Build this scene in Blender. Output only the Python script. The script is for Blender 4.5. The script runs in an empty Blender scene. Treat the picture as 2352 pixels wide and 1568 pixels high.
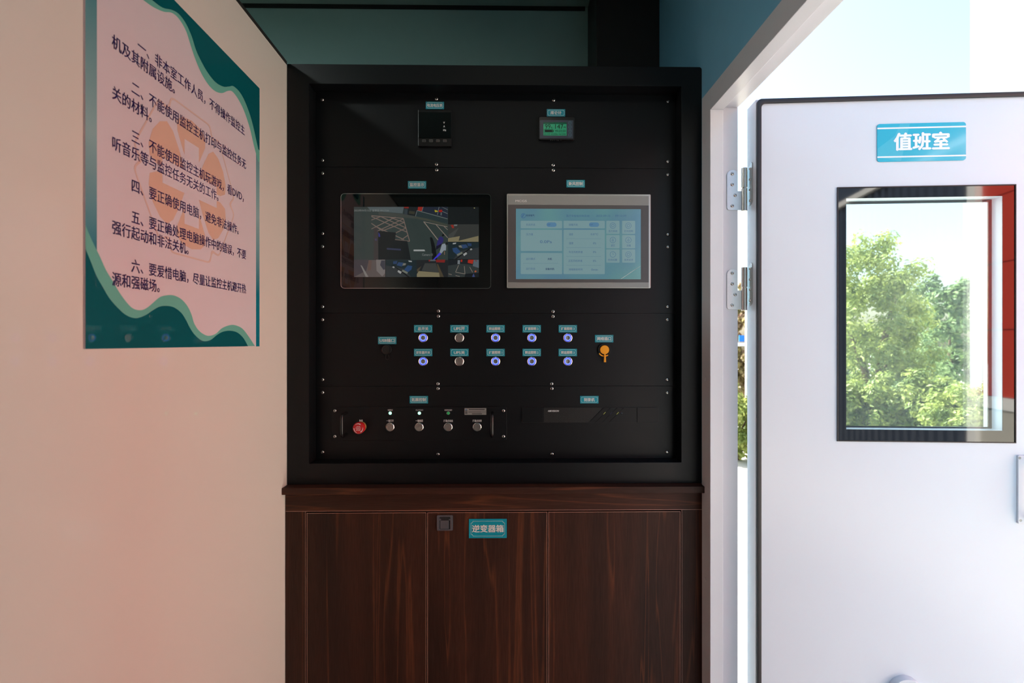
import bpy, bmesh, math, random
from mathutils import Vector, Matrix

SC = bpy.context.scene
COL = SC.collection
R = random.Random(7)

# ------------------------------------------------------------------ camera
F = 1150.0; CX = 1176.0; HY = 787.0; VPX = 1160.0; ZC = 1.30
TH = math.atan((CX - VPX) / F)
FW = Vector((math.sin(TH), math.cos(TH), 0)); RT = Vector((math.cos(TH), -math.sin(TH), 0)); UP = Vector((0, 0, 1))
CAM = Vector((0, 0, ZC))
cd = bpy.data.cameras.new('camera'); cam = bpy.data.objects.new('camera', cd); COL.objects.link(cam)
cam.location = CAM; cam.rotation_euler = (math.pi / 2, 0, -TH)
cd.sensor_width = 36; cd.lens = 36 * F / 2352; cd.shift_y = 3 / 2352
cd.clip_start = 0.02; cd.clip_end = 300
cd.dof.use_dof = True; cd.dof.focus_distance = 1.36; cd.dof.aperture_fstop = 4.5
SC.camera = cam

# ------------------------------------------------------------------ sky, sun, exposure
SUN_DIR = Vector((0.52, -0.50, -0.69)).normalized()      # direction the light travels
w = bpy.data.worlds.new('sky'); SC.world = w; w.use_nodes = True
nt = w.node_tree; nt.nodes.clear()
sky = nt.nodes.new('ShaderNodeTexSky'); sky.sky_type = 'NISHITA'; sky.sun_disc = False
sky.sun_elevation = math.asin(-SUN_DIR.z); sky.sun_rotation = math.atan2(-SUN_DIR.x, -SUN_DIR.y)
sky.air_density = 1.2; sky.dust_density = 3.0; sky.ozone_density = 1.0
bg = nt.nodes.new('ShaderNodeBackground'); bg.inputs[1].default_value = 0.47
wo = nt.nodes.new('ShaderNodeOutputWorld')
nt.links.new(sky.outputs[0], bg.inputs[0]); nt.links.new(bg.outputs[0], wo.inputs[0])
sl = bpy.data.lights.new('sun', 'SUN'); sl.energy = 26; sl.angle = math.radians(0.6); sl.color = (1.0, 0.95, 0.87)
so = bpy.data.objects.new('sun', sl); COL.objects.link(so)
so.rotation_euler = SUN_DIR.to_track_quat('-Z', 'Y').to_euler(); so.location = (-4, -2, 6)
vs = SC.view_settings; vs.view_transform = 'Standard'; vs.look = 'None'; vs.gamma = 1; vs.exposure = 0; vs.use_curve_mapping = False

# ------------------------------------------------------------------ helpers
def lin(c):
    return tuple(((v / 255) / 12.92 if v / 255 <= 0.04045 else ((v / 255 + 0.055) / 1.055) ** 2.4) for v in c)

MATS = {}
def M(name, rgb, rough=0.5, metal=0.0, spec=0.5, emit=None, es=1.0, coat=0.0, var=0.04, vscale=30.0, bump=0.0, bscale=900.0, coat_rough=0.05, aniso=0.0):
    """principled material; faint procedural variation; optional fine relief"""
    m = bpy.data.materials.new(name); m.use_nodes = True; MATS[name] = m
    n = m.node_tree; b = n.nodes['Principled BSDF']
    c = lin(rgb)
    b.inputs['Roughness'].default_value = rough; b.inputs['Metallic'].default_value = metal
    b.inputs['Specular IOR Level'].default_value = spec
    b.inputs['Coat Weight'].default_value = coat; b.inputs['Coat Roughness'].default_value = coat_rough
    b.inputs['Anisotropic'].default_value = aniso
    if emit:
        b.inputs['Emission Color'].default_value = (*lin(emit), 1); b.inputs['Emission Strength'].default_value = es
    tc = n.nodes.new('ShaderNodeTexCoord')
    if var > 0:
        no = n.nodes.new('ShaderNodeTexNoise'); no.inputs['Scale'].default_value = vscale; no.inputs['Detail'].default_value = 3
        mx = n.nodes.new('ShaderNodeMix'); mx.data_type = 'RGBA'
        mx.inputs[6].default_value = (*[v * (1 - var) for v in c], 1); mx.inputs[7].default_value = (*[min(1, v * (1 + var)) for v in c], 1)
        n.links.new(tc.outputs['Object'], no.inputs['Vector']); n.links.new(no.outputs['Fac'], mx.inputs[0]); n.links.new(mx.outputs[2], b.inputs['Base Color'])
    else:
        b.inputs['Base Color'].default_value = (*c, 1)
    if bump > 0:
        nb = n.nodes.new('ShaderNodeTexNoise'); nb.inputs['Scale'].default_value = bscale; nb.inputs['Detail'].default_value = 2
        bp = n.nodes.new('ShaderNodeBump'); bp.inputs['Strength'].default_value = bump; bp.inputs['Distance'].default_value = 0.001
        n.links.new(tc.outputs['Object'], nb.inputs['Vector']); n.links.new(nb.outputs['Fac'], bp.inputs['Height']); n.links.new(bp.outputs[0], b.inputs['Normal'])
    return m

def wood(name, vertical=True, seed=0.0):
    m = bpy.data.materials.new(name); m.use_nodes = True; MATS[name] = m
    n = m.node_tree; b = n.nodes['Principled BSDF']; L = n.links.new
    tc = n.nodes.new('ShaderNodeTexCoord'); mp = n.nodes.new('ShaderNodeMapping')
    mp.inputs['Location'].default_value = (seed, seed * 2.3, seed * 0.7)
    mp.inputs['Scale'].default_value = (1, 1, 0.045) if vertical else (0.045, 1, 1)
    L(tc.outputs['Object'], mp.inputs[0])
    def noise(sc, det, dist):
        q = n.nodes.new('ShaderNodeTexNoise'); q.inputs['Scale'].default_value = sc; q.inputs['Detail'].default_value = det; q.inputs['Distortion'].default_value = dist
        L(mp.outputs[0], q.inputs['Vector']); return q
    def ramp(src, stops):
        r = n.nodes.new('ShaderNodeValToRGB'); e = r.color_ramp.elements
        while len(e) < len(stops): e.new(0.5)
        for k, (p, c) in enumerate(stops): e[k].position = p; e[k].color = (*c, 1)
        L(src, r.inputs[0]); return r
    big = noise(9, 3, 0.6)
    r1 = ramp(big.outputs['Fac'], [(0.32, lin((47, 29, 23))), (0.47, lin((64, 37, 28))), (0.58, lin((55, 33, 26))), (0.70, lin((42, 27, 23)))])
    streak = noise(15, 2, 1.0)
    r2 = ramp(streak.outputs['Fac'], [(0.535, (0, 0, 0)), (0.565, (1, 1, 1)), (0.585, (0, 0, 0))])
    fine = noise(420, 3, 0.2)
    r3 = ramp(fine.outputs['Fac'], [(0.33, (0.74, 0.73, 0.73)), (0.66, (1.12, 1.10, 1.08))])
    a = n.nodes.new('ShaderNodeMix'); a.data_type = 'RGBA'; a.inputs[7].default_value = (*lin((108, 62, 38)), 1)
    mul0 = n.nodes.new('ShaderNodeMath'); mul0.operation = 'MULTIPLY'; mul0.inputs[1].default_value = 0.5
    L(r2.outputs[0], mul0.inputs[0]); L(mul0.outputs[0], a.inputs[0]); L(r1.outputs[0], a.inputs[6])
    c = n.nodes.new('ShaderNodeMix'); c.data_type = 'RGBA'; c.blend_type = 'MULTIPLY'; c.inputs[0].default_value = 1
    L(a.outputs[2], c.inputs[6]); L(r3.outputs[0], c.inputs[7]); L(c.outputs[2], b.inputs['Base Color'])
    b.inputs['Roughness'].default_value = 0.5; b.inputs['Specular IOR Level'].default_value = 0.2
    bp = n.nodes.new('ShaderNodeBump'); bp.inputs['Strength'].default_value = 0.12; bp.inputs['Distance'].default_value = 0.001
    L(fine.outputs['Fac'], bp.inputs['Height']); L(bp.outputs[0], b.inputs['Normal'])
    return m

def glass(name, tint=(240, 248, 246), veil=0.0, ior=1.5):
    """a thin pane: lets light straight through, mirrors by Fresnel"""
    m = bpy.data.materials.new(name); m.use_nodes = True; MATS[name] = m
    n = m.node_tree; n.nodes.clear(); L = n.links.new
    o = n.nodes.new('ShaderNodeOutputMaterial'); t = n.nodes.new('ShaderNodeBsdfTransparent'); g = n.nodes.new('ShaderNodeBsdfGlossy')
    t.inputs[0].default_value = (*lin(tint), 1); g.inputs['Roughness'].default_value = 0.0; g.inputs[0].default_value = (1, 1, 1, 1)
    fr = n.nodes.new('ShaderNodeFresnel'); fr.inputs[0].default_value = ior
    ge = n.nodes.new('ShaderNodeNewGeometry')
    mx = n.nodes.new('ShaderNodeMixShader'); L(fr.outputs[0], mx.inputs[0]); L(t.outputs[0], mx.inputs[1]); L(g.outputs[0], mx.inputs[2]); 
    if veil:  # translucent dust haze put in to paint the bright veil over the view
        tl = n.nodes.new('ShaderNodeBsdfTranslucent'); tl.inputs[0].default_value = (*lin((235, 246, 240)), 1); tc = n.nodes.new('ShaderNodeTexCoord'); no = n.nodes.new('ShaderNodeTexNoise'); no.inputs['Scale'].default_value = 6
        mu = n.nodes.new('ShaderNodeMath'); mu.operation = 'MULTIPLY'; mu.inputs[1].default_value = veil * 2
        L(tc.outputs['Object'], no.inputs['Vector']); L(no.outputs['Fac'], mu.inputs[0]); m2 = n.nodes.new('ShaderNodeMixShader')
        L(mu.outputs[0], m2.inputs[0]); L(mx.outputs[0], m2.inputs[1]); L(tl.outputs[0], m2.inputs[2]); L(m2.outputs[0], o.inputs[0])
    else: L(mx.outputs[0], o.inputs[0])
    return m

class PL:
    """a plane with its own axes; maps photo pixels to points on it"""
    def __init__(s, o, u, v, n): s.o, s.u, s.v, s.n = Vector(o), Vector(u), Vector(v), Vector(n)
    def P(s, a, b, h=0.0): return s.o + s.u * a + s.v * b + s.n * h
    def hit(s, px, py, h=0.0):
        d = FW + RT * ((px - CX) / F) + UP * ((HY - py) / F)
        t = (s.o + s.n * h - CAM).dot(s.n) / d.dot(s.n)
        p = CAM + d * t - s.o
        return p.dot(s.u), p.dot(s.v)
    def rect(s, x0, y0, x1, y1):
        xm, ym = (x0 + x1) / 2, (y0 + y1) / 2
        return s.hit(x0, ym)[0], s.hit(x1, ym)[0], s.hit(xm, y1)[1], s.hit(xm, y0)[1]   # a0,a1,b0,b1
def YP(y): return PL((0, y, ZC), (1, 0, 0), (0, 0, 1), (0, -1, 0))

ROOT = {}
class G:
    def __init__(s): s.v = []; s.f = []; s.m = []; s.mi = 0
    def quad(s, *p):
        k = len(s.v); s.v += [Vector(q) for q in p]; s.f.append(tuple(range(k, k + len(p)))); s.m.append(s.mi); return s
    def prism(s, pl, poly, h0, h1):
        k = len(s.v); n = len(poly)
        s.v += [pl.P(a, b, h0) for a, b in poly] + [pl.P(a, b, h1) for a, b in poly]
        s.f.append(tuple(range(k + n, k + 2 * n))); s.f.append(tuple(range(k + n - 1, k - 1, -1))); s.m += [s.mi] * 2
        for i in range(n):
            j = (i + 1) % n; s.f.append((k + i, k + j, k + n + j, k + n + i)); s.m.append(s.mi)
        return s
    def box(s, pl, a0, a1, b0, b1, h0, h1): return s.prism(pl, [(a0, b0), (a1, b0), (a1, b1), (a0, b1)], h0, h1)
    def wbox(s, x0, x1, y0, y1, z0, z1): return s.box(PL((0, 0, 0), (1, 0, 0), (0, 0, 1), (0, -1, 0)), x0, x1, z0, z1, -y1, -y0)
    def ring(s, pl, outer, inner, h0, h1):
        n = len(outer); k = len(s.v)
        for h in (h0, h1):
            s.v += [pl.P(a, b, h) for a, b in outer] + [pl.P(a, b, h) for a, b in inner]
        for i in range(n):
            j = (i + 1) % n
            oi0, oj0, ii0, ij0 = k + i, k + j, k + n + i, k + n + j
            oi1, oj1, ii1, ij1 = oi0 + 2 * n, oj0 + 2 * n, ii0 + 2 * n, ij0 + 2 * n
            s.f += [(oi1, oj1, ij1, ii1), (oj0, oi0, ii0, ij0), (oi0, oj0, oj1, oi1), (ij0, ii0, ii1, ij1)]; s.m += [s.mi] * 4
        return s
    def flat(s, pl, poly, h):
        return s.quad(*[pl.P(a, b, h) for a, b in poly])
    def lathe(s, pl, a, b, prof, seg=24, cap=True):
        k = len(s.v); n = len(prof)
        for i in range(seg):
            t = 2 * math.pi * i / seg
            for r, h in prof: s.v.append(pl.P(a + r * math.cos(t), b + r * math.sin(t), h))
        for i in range(seg):
            j = (i + 1) % seg
            for q in range(n - 1):
                s.f.append((k + i * n + q, k + j * n + q, k + j * n + q + 1, k + i * n + q + 1)); s.m.append(s.mi)
        if cap and prof[-1][0] > 1e-7: s.f.append(tuple(k + i * n + n - 1 for i in range(seg))); s.m.append(s.mi)
        return s
    def tube(s, pts, r, seg=10):
        pts = [Vector(p) for p in pts]; k = len(s.v); n = len(pts)
        ref = None
        for i, p in enumerate(pts):
            d = (pts[min(i + 1, n - 1)] - pts[max(i - 1, 0)]).normalized()
            if ref is None:
                ref = d.orthogonal().normalized()
            ref = (ref - d * ref.dot(d)).normalized(); q = d.cross(ref)
            rr = r[i] if isinstance(r, (list, tuple)) else r
            for t in range(seg):
                an = 2 * math.pi * t / seg; s.v.append(p + ref * (rr * math.cos(an)) + q * (rr * math.sin(an)))
        for i in range(n - 1):
            for t in range(seg):
                u = (t + 1) % seg; s.f.append((k + i * seg + t, k + i * seg + u, k + (i + 1) * seg + u, k + (i + 1) * seg + t)); s.m.append(s.mi)
        s.f.append(tuple(k + t for t in range(seg - 1, -1, -1))); s.f.append(tuple(k + (n - 1) * seg + t for t in range(seg))); s.m += [s.mi] * 2
        return s
    def text(s, pl, body, a, b, wd=None, ht=None, h=0.0, bold=0.0, em=None, align='c', slant=0.0):
        vv, ff, x0, x1, y0, y1 = text_geo(body, bold)
        if em: sx, sy = em; 
        else:
            sx = wd / (x1 - x0) if wd else None; sy = ht / (y1 - y0) if ht else None
            sx = sx or sy; sy = sy or sx
        if align == 'c': ox, oy = (x0 + x1) / 2, (y0 + y1) / 2
        elif align == 'l': ox, oy = 0.0, 0.385
        k = len(s.v)
        for x, y, dz in vv: s.v.append(pl.P(a + (x - ox) * sx + slant * (y - oy) * sy, b + (y - oy) * sy, h + dz))
        for f_ in ff: s.f.append(tuple(k + i for i in f_)); s.m.append(s.mi)
        return s
    def mesh(s, name, mats, loc, smooth=False, bevel=0.0):
        me = bpy.data.meshes.new(name)
        me.from_pydata([tuple(p - loc) for p in s.v], [], s.f)
        for mt in (mats if isinstance(mats, (list, tuple)) else [mats]): me.materials.append(MATS[mt])
        if any(s.m): me.polygons.foreach_set('material_index', s.m)
        if bevel > 0:
            bm = bmesh.new(); bm.from_mesh(me)
            ed = [e for e in bm.edges if len(e.link_faces) == 2 and e.calc_face_angle(0) > 0.6]
            bmesh.ops.bevel(bm, geom=ed, offset=bevel, segments=2, profile=0.6, affect='EDGES', clamp_overlap=True)
            bm.to_mesh(me); bm.free()
        if smooth:
            bm = bmesh.new(); bm.from_mesh(me)
            for fc in bm.faces: fc.smooth = True
            for e in bm.edges: e.smooth = not (len(e.link_faces) == 2 and e.calc_face_angle(0) > 0.7)
            bm.to_mesh(me); bm.free()
        me.update(); return me
    def obj(s, name, mats, parent=None, label=None, cat=None, group=None, kind=None, smooth=False, bevel=0.0, loc=None):
        if parent is not None: loc = ROOT[parent.name]
        elif loc is None:
            xs = [p.x for p in s.v]; ys = [p.y for p in s.v]; zs = [p.z for p in s.v]
            loc = Vector(((min(xs) + max(xs)) / 2, (min(ys) + max(ys)) / 2, min(zs)))
        o = bpy.data.objects.new(name, s.mesh(name, mats, loc, smooth, bevel)); COL.objects.link(o)
        if parent is not None: o.parent = parent
        else: o.location = loc
        ROOT[o.name] = loc
        return tag(o, label, cat, group, kind)

def tag(o, label=None, cat=None, group=None, kind=None):
    if label: o['label'] = label
    if cat: o['category'] = cat
    if group: o['group'] = group
    if kind: o['kind'] = kind
    return o
def thing(name, label, cat, loc, group=None, kind=None):
    o = bpy.data.objects.new(name, None); COL.objects.link(o); o.location = loc; o.empty_display_size = 0.02
    ROOT[o.name] = Vector(loc); return tag(o, label, cat, group, kind)
def place(name, me, pos, parent, label=None, rot=None):
    """a part that shares a mesh with its likes"""
    o = bpy.data.objects.new(name, me); COL.objects.link(o); o.parent = parent; o.location = Vector(pos) - ROOT[parent.name]
    if rot: o.rotation_euler = rot
    ROOT[o.name] = Vector(pos); return tag(o, label)
def sub(name, me, parent, label=None):
    o = bpy.data.objects.new(name, me); COL.objects.link(o); o.parent = parent; return tag(o, label)

TG = {}
TCU = bpy.data.curves.new('scratch', 'FONT'); TCU.resolution_u = 2
TOB = bpy.data.objects.new('scratch', TCU); COL.objects.link(TOB)
def text_geo(body, bold):
    if (body, bold) in TG: return TG[(body, bold)]
    TCU.body = body
    bpy.context.view_layer.update()
    dg = bpy.context.evaluated_depsgraph_get(); ev = TOB.evaluated_get(dg); me = ev.to_mesh()
    vv = [(v.co.x, v.co.y, 0.0) for v in me.vertices]; ff = [tuple(p.vertices) for p in me.polygons]
    ev.to_mesh_clear()
    if bold:                                  # heavier strokes: the outline printed again a little to each side
        base = list(vv); bf = list(ff); vv = []; ff = []
        for q, (dx, dy) in enumerate(((-bold, 0), (bold, 0), (0, bold * .7), (0, -bold * .7))):
            k = len(vv); vv += [(x + dx, y + dy, q * 3e-5) for x, y, _ in base]; ff += [tuple(k + i for i in f_) for f_ in bf]
    xs = [p[0] for p in vv]; ys = [p[1] for p in vv]
    TG[(body, bold)] = (vv, ff, min(xs), max(xs), min(ys), max(ys)); return TG[(body, bold)]

def rrect(a0, a1, b0, b1, r, seg=5):
    out = []
    for cx, cy, t0 in ((a1 - r, b0 + r, -90), (a1 - r, b1 - r, 0), (a0 + r, b1 - r, 90), (a0 + r, b0 + r, 180)):
        for i in range(seg + 1):
            t = math.radians(t0 + 90 * i / seg); out.append((cx + r * math.cos(t), cy + r * math.sin(t)))
    return out
def octo(a0, a1, b0, b1, c):
    return [(a0 + c, b0), (a1 - c, b0), (a1, b0 + c), (a1, b1 - c), (a1 - c, b1), (a0 + c, b1), (a0, b1 - c), (a0, b0 + c)]
def rc(a0, a1, b0, b1): return [(a0, b0), (a1, b0), (a1, b1), (a0, b1)]
def circ(a, b, r, n=20): return [(a + r * math.cos(2 * math.pi * i / n), b + r * math.sin(2 * math.pi * i / n)) for i in range(n)]
def smoothline(pts, n=6):
    out = []
    for i in range(len(pts) - 1):
        p0 = pts[max(i - 1, 0)]; p1 = pts[i]; p2 = pts[i + 1]; p3 = pts[min(i + 2, len(pts) - 1)]
        for k in range(n):
            t = k / n
            out.append(tuple(0.5 * (2 * p1[q] + (p2[q] - p0[q]) * t + (2 * p0[q] - 5 * p1[q] + 4 * p2[q] - p3[q]) * t * t + (3 * p1[q] - p0[q] - 3 * p2[q] + p3[q]) * t ** 3) for q in (0, 1)))
    out.append(pts[-1]); return out

# ------------------------------------------------------------------ materials
M('wall_white', (224, 215, 206), rough=0.035, spec=0.5, var=0.015, vscale=3)
M('wall_teal', (156, 190, 188), rough=0.5, var=0.03)
M('wall_blue', (124, 188, 220), rough=0.35, var=0.03)
M('ceiling_teal', (150, 176, 170), rough=0.55, var=0.03)
M('dark_gap', (26, 26, 25), rough=0.7)
M('floor_grey', (128, 124, 118), rough=0.5, var=0.1)
M('frame_white', (212, 214, 221), rough=0.28, var=0.015)
M('door_white', (206, 213, 223), rough=0.25, var=0.012, vscale=4)
M('rubber', (20, 20, 26), rough=0.45)
M('black_coat', (12, 14, 17), rough=0.38, spec=0.29, var=0.05, bump=0.25, bscale=1400)
M('black_dark', (16, 16, 17), rough=0.5)
M('black_gloss', (8, 8, 9), rough=0.03, spec=0.8, var=0)
M('black_plastic', (20, 20, 21), rough=0.3)
M('rib_grey', (44, 44, 44), rough=0.4)
M('black_tube', (22, 22, 23), rough=0.25, spec=0.6)
M('steel', (214, 212, 208), rough=0.13, metal=1.0, var=0.03)
M('steel_brushed', (178, 174, 170), rough=0.34, metal=1.0, var=0.10, vscale=400, aniso=0.4)
M('hinge_steel', (196, 196, 194), rough=0.30, metal=1.0, var=0.06, vscale=200)
M('recess_dark', (30, 30, 32), rough=0.5)
M('chrome', (150, 148, 156), rough=0.18, metal=0.75, var=0)
M('plate_teal', (20, 146, 166), rough=0.3, var=0.03, coat=0.3)
M('plate_line', (176, 200, 200), rough=0.4, var=0.0)
M('plate_text', (222, 220, 216), rough=0.4, var=0.0)
M('print_white', (232, 232, 232), rough=0.5, var=0.0)
M('print_dim', (92, 96, 100), rough=0.5, var=0.0)
M('silver_bezel', (150, 154, 152), rough=0.42, metal=0.3, var=0.03)
M('silver_edge', (196, 200, 196), rough=0.28, metal=0.5, var=0.0)
M('grey_bezel', (88, 88, 90), rough=0.35, var=0.02)
M('blue_led', (40, 50, 120), rough=0.3, var=0, emit=(78, 84, 255), es=1.15)
M('blue_led_core', (40, 50, 120), rough=0.3, var=0, emit=(130, 160, 255), es=1.25)
M('green_led', (120, 230, 180), rough=0.3, var=0, emit=(150, 255, 205), es=2.4)
M('green_led_dim', (40, 130, 80), rough=0.3, var=0, emit=(40, 150, 80), es=0.35)
M('yellow_led', (190, 190, 90), rough=0.3, var=0, emit=(190, 190, 100), es=0.5)
M('violet_led', (80, 78, 110), rough=0.3, var=0)
M('stop_red', (196, 8, 20), rough=0.28, var=0.03, coat=0.4)
M('brass', (226, 186, 110), rough=0.3, metal=0.8, var=0.03)
M('orange_rubber', (240, 160, 8), rough=0.5, var=0.02)
M('lcd_green', (30, 110, 80), rough=0.25, var=0, emit=(40, 128, 92), es=0.5)
M('lcd_band', (6, 60, 44), rough=0.25, var=0, emit=(4, 60, 42), es=0.6)
M('lcd_ink', (8, 34, 24), rough=0.4, var=0)
M('lcd_ink_soft', (16, 64, 46), rough=0.4, var=0, emit=(14, 66, 46), es=0.5)
M('meter_face', (60, 68, 82), rough=0.3, var=0.02)
M('meter_mark', (96, 146, 166), rough=0.4, var=0)
M('nameplate', (176, 176, 172), rough=0.35, metal=0.5, var=0.03)
M('ink', (30, 30, 30), rough=0.6, var=0)
M('ink_grey', (110, 110, 108), rough=0.6, var=0)
M('ink_blue', (60, 120, 180), rough=0.6, var=0)
M('edge_band', (168, 122, 106), rough=0.4, var=0.05)
wood('walnut', True, 0.0); wood('walnut_b', True, 3.1); wood('walnut_c', True, 7.7); wood('walnut_h', False, 1.7); wood('walnut_h2', False, 5.2)
wood('walnut_edge', False, 9.3)
M('column_wood', (40, 33, 31), rough=0.5, var=0.1)
M('poster_white', (222, 208, 214), rough=0.012, var=0.01, spec=0.5)
M('poster_teal', (12, 92, 100), rough=0.012, var=0.02, spec=0.5)
M('poster_mint', (112, 184, 168), rough=0.012, var=0.02, spec=0.5)
M('poster_orange', (224, 184, 164), rough=0.03, var=0.02)
M('poster_pale', (222, 192, 182), rough=0.03, var=0.02)
M('poster_ink', (48, 36, 92), rough=0.3, var=0)
M('sign_cyan', (44, 170, 200), rough=0.12, var=0.02, coat=0.5)
M('sign_gloss_cyan', (70, 178, 204), rough=0.12, var=0.02, coat=0.5)
M('sign_white', (226, 232, 240), rough=0.35, var=0)
M('red_panel', (202, 60, 42), rough=0.35, var=0.03, vscale=2)
M('white_wall_out', (235, 235, 232), rough=0.6, var=0.02)
M('pale_panel', (212, 212, 206), rough=0.4, var=0.02, vscale=2)
M('corrugated', (70, 80, 96), rough=0.4, metal=0.2, var=0.05)
M('concrete', (186, 184, 174), rough=0.9, var=0.06, vscale=3)
M('bark', (96, 78, 60), rough=0.9, var=0.2)
M('sign_blue', (30, 120, 230), rough=0.4, var=0)
M('post_white', (225, 228, 230), rough=0.4, var=0)
M('lamp_white', (240, 240, 240), rough=0.5, var=0, emit=(255, 246, 232), es=17.0)
M('fill_lamp_white', (240, 240, 240), rough=0.5, var=0, emit=(240, 250, 246), es=150.0)  # added source that brightens the ceiling and back wall
M('cctv', (10, 10, 10), rough=0.3, var=0)
glass('window_glass'); glass('veil_glass', veil=0.05)

def strip_material():
    """printed side strip of the poster: teal fading to pale grey-blue"""
    m = bpy.data.materials.new('poster_strip'); m.use_nodes = True; MATS['poster_strip'] = m
    n = m.node_tree; b = n.nodes['Principled BSDF']; L = n.links.new
    tc = n.nodes.new('ShaderNodeTexCoord'); sp = n.nodes.new('ShaderNodeSeparateXYZ'); r = n.nodes.new('ShaderNodeValToRGB')
    L(tc.outputs['Generated'], sp.inputs[0]); L(sp.outputs['Z'], r.inputs[0]); L(r.outputs[0], b.inputs['Base Color'])
    e = r.color_ramp.elements; e[0].position = 0.2; e[0].color = (*lin((16, 122, 140)), 1); e[1].position = 0.95; e[1].color = (*lin((20, 120, 132)), 1)
    x = e.new(0.5); x.color = (*lin((150, 184, 186)), 1)
    b.inputs['Roughness'].default_value = 0.12
strip_material()

def leaf_material(name, c0, c1):
    m = bpy.data.materials.new(name); m.use_nodes = True; MATS[name] = m
    n = m.node_tree; b = n.nodes['Principled BSDF']; L = n.links.new
    tc = n.nodes.new('ShaderNodeTexCoord'); no = n.nodes.new('ShaderNodeTexNoise'); no.inputs['Scale'].default_value = 5; no.inputs['Detail'].default_value = 5
    r = n.nodes.new('ShaderNodeValToRGB'); e = r.color_ramp.elements
    e[0].position = 0.35; e[0].color = (*lin(c0), 1); e[1].position = 0.65; e[1].color = (*lin(c1), 1)
    L(tc.outputs['Object'], no.inputs['Vector']); L(no.outputs['Fac'], r.inputs[0]); L(r.outputs[0], b.inputs['Base Color'])
    b.inputs['Roughness'].default_value = 0.5
    t = n.nodes.new('ShaderNodeBsdfTranslucent'); mx = n.nodes.new('ShaderNodeMixShader'); mx.inputs[0].default_value = 0.45
    L(r.outputs[0], t.inputs[0]); L(b.outputs[0], mx.inputs[1]); L(t.outputs[0], mx.inputs[2])
    L(mx.outputs[0], n.nodes['Material Output'].inputs['Surface'])
leaf_material('leaf_a', (108, 128, 64), (168, 176, 98)); leaf_material('leaf_b', (84, 112, 74), (136, 156, 100)); leaf_material('leaf_c', (132, 104, 84), (156, 150, 100))

# ------------------------------------------------------------------ planes of the room
XL, XR = -0.578, 0.527
YF, YPN, YC, YT = 1.334, 1.380, 1.324, 1.303
FRONT, PAN, CABF, TOPF = YP(YF), YP(YPN), YP(YC), YP(YT)
LEFT = PL((XL, 0, ZC), (0, 1, 0), (0, 0, 1), (1, 0, 0))
ZCEIL, YB = 2.56, 1.88
ZTOP = ZC + FRONT.hit(1100, 149)[1]            # top of the console and of the low left wall

# ------------------------------------------------------------------ structure
G().wbox(-2.6, 0.598, -1.6, 2.0, -0.12, 0.0).obj('floor', 'floor_grey', label='grey floor of the cabin below the wooden cabinet', kind='structure')
G().wbox(-2.6, 0.598, -1.6, 2.0, ZCEIL, ZCEIL + 0.1).obj('ceiling', 'ceiling_teal', label='grey green ceiling above the black console', kind='structure')
G().wbox(-2.6, 0.598, YB, 2.0, 0, ZCEIL).obj('wall_back', 'wall_teal', label='grey green back wall above the black console', kind='structure')
G().wbox(XL - 0.04, XL, -1.6, YB - 0.001, 0, ZTOP - 0.004).obj('wall_left', 'wall_white', label='glossy cream wall panel carrying the poster', kind='structure')
G().wbox(-2.7, -2.6, -1.6, 2.0, 0, ZCEIL).obj('wall_far_left', 'wall_teal', kind='structure', label='teal outer wall behind the cream panel')
G().wbox(-2.6, 0.598, -1.7, -1.6, 0, ZCEIL).obj('wall_rear', 'wall_white', kind='structure', label='cream wall behind the viewer')
Y1, Y2, YO, YN = 1.2665, 1.278, 1.322, 0.48
ZH1, ZH2, ZHO = ZC + 0.5925, ZC + 0.604, ZC + 0.647
g = G(); g.wbox(XR, 0.598, YO, YB, 0, ZCEIL); g.wbox(XR, 0.598, -1.6, YN - 0.055, 0, ZCEIL); g.wbox(XR, 0.598, YN - 0.055, YO, ZHO, ZCEIL)
g.obj('wall_right', 'wall_blue', label='blue side wall around the doorway', kind='structure')
g = G(); g.wbox(XL - 0.04, XL + 0.0015, -1.6, YF - 0.002, ZTOP - 0.004, ZTOP + 0.004)  # dark strip drawn in place of the shadowed gap above the wall
g.obj('gap_shadow_strip', 'dark_gap', label='thin dark strip for the shadowed gap along the top of the cream wall', kind='structure')
G().wbox(-2.6, 0.30, YB - 0.008, YB - 0.0005, ZCEIL - 0.013, ZCEIL - 0.0005).obj('trim_2', 'dark_gap', label='thin dark joint between back wall and ceiling', kind='structure')
cx0 = YP(1.70).hit(1370, 100)[0]
G().wbox(cx0, XR - 0.0005, 1.70, YB - 0.0005, 0, ZCEIL - 0.0005).obj('trim_3', 'column_wood', label='dark wooden column above the console', kind='structure', bevel=0.002)
# door frame: jambs and head with a rebate
xf, xs, xo = 0.522, 0.555, 0.598
fr = thing('trim_4', 'white metal door frame with a rebate', None, (0.56, 0.9, 0), kind='structure')
g = G()
g.wbox(xf, xs, Y1, YO - 0.0005, 0, ZHO); g.wbox(xs, xo, Y2, YO - 0.0005, 0, ZHO)
g.obj('far_jamb', 'frame_white', fr, bevel=0.0012)
g = G(); g.wbox(xf, xs, YN - 0.0545, YN + 0.011, 0, ZHO); g.wbox(xs, xo, YN - 0.0545, YN, 0, ZHO); g.obj('near_jamb', 'frame_white', fr, bevel=0.0012)
g = G(); g.wbox(xf, xs, YN + 0.011, Y1, ZH1, ZHO - 0.0005); g.wbox(xs, xo, YN, Y2, ZH2, ZHO - 0.0005); g.obj('head', 'frame_white', fr, bevel=0.0012)
RW = PL((xf, 0, ZC), (0, -1, 0), (0, 0, 1), (-1, 0, 0))
capm = None
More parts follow.
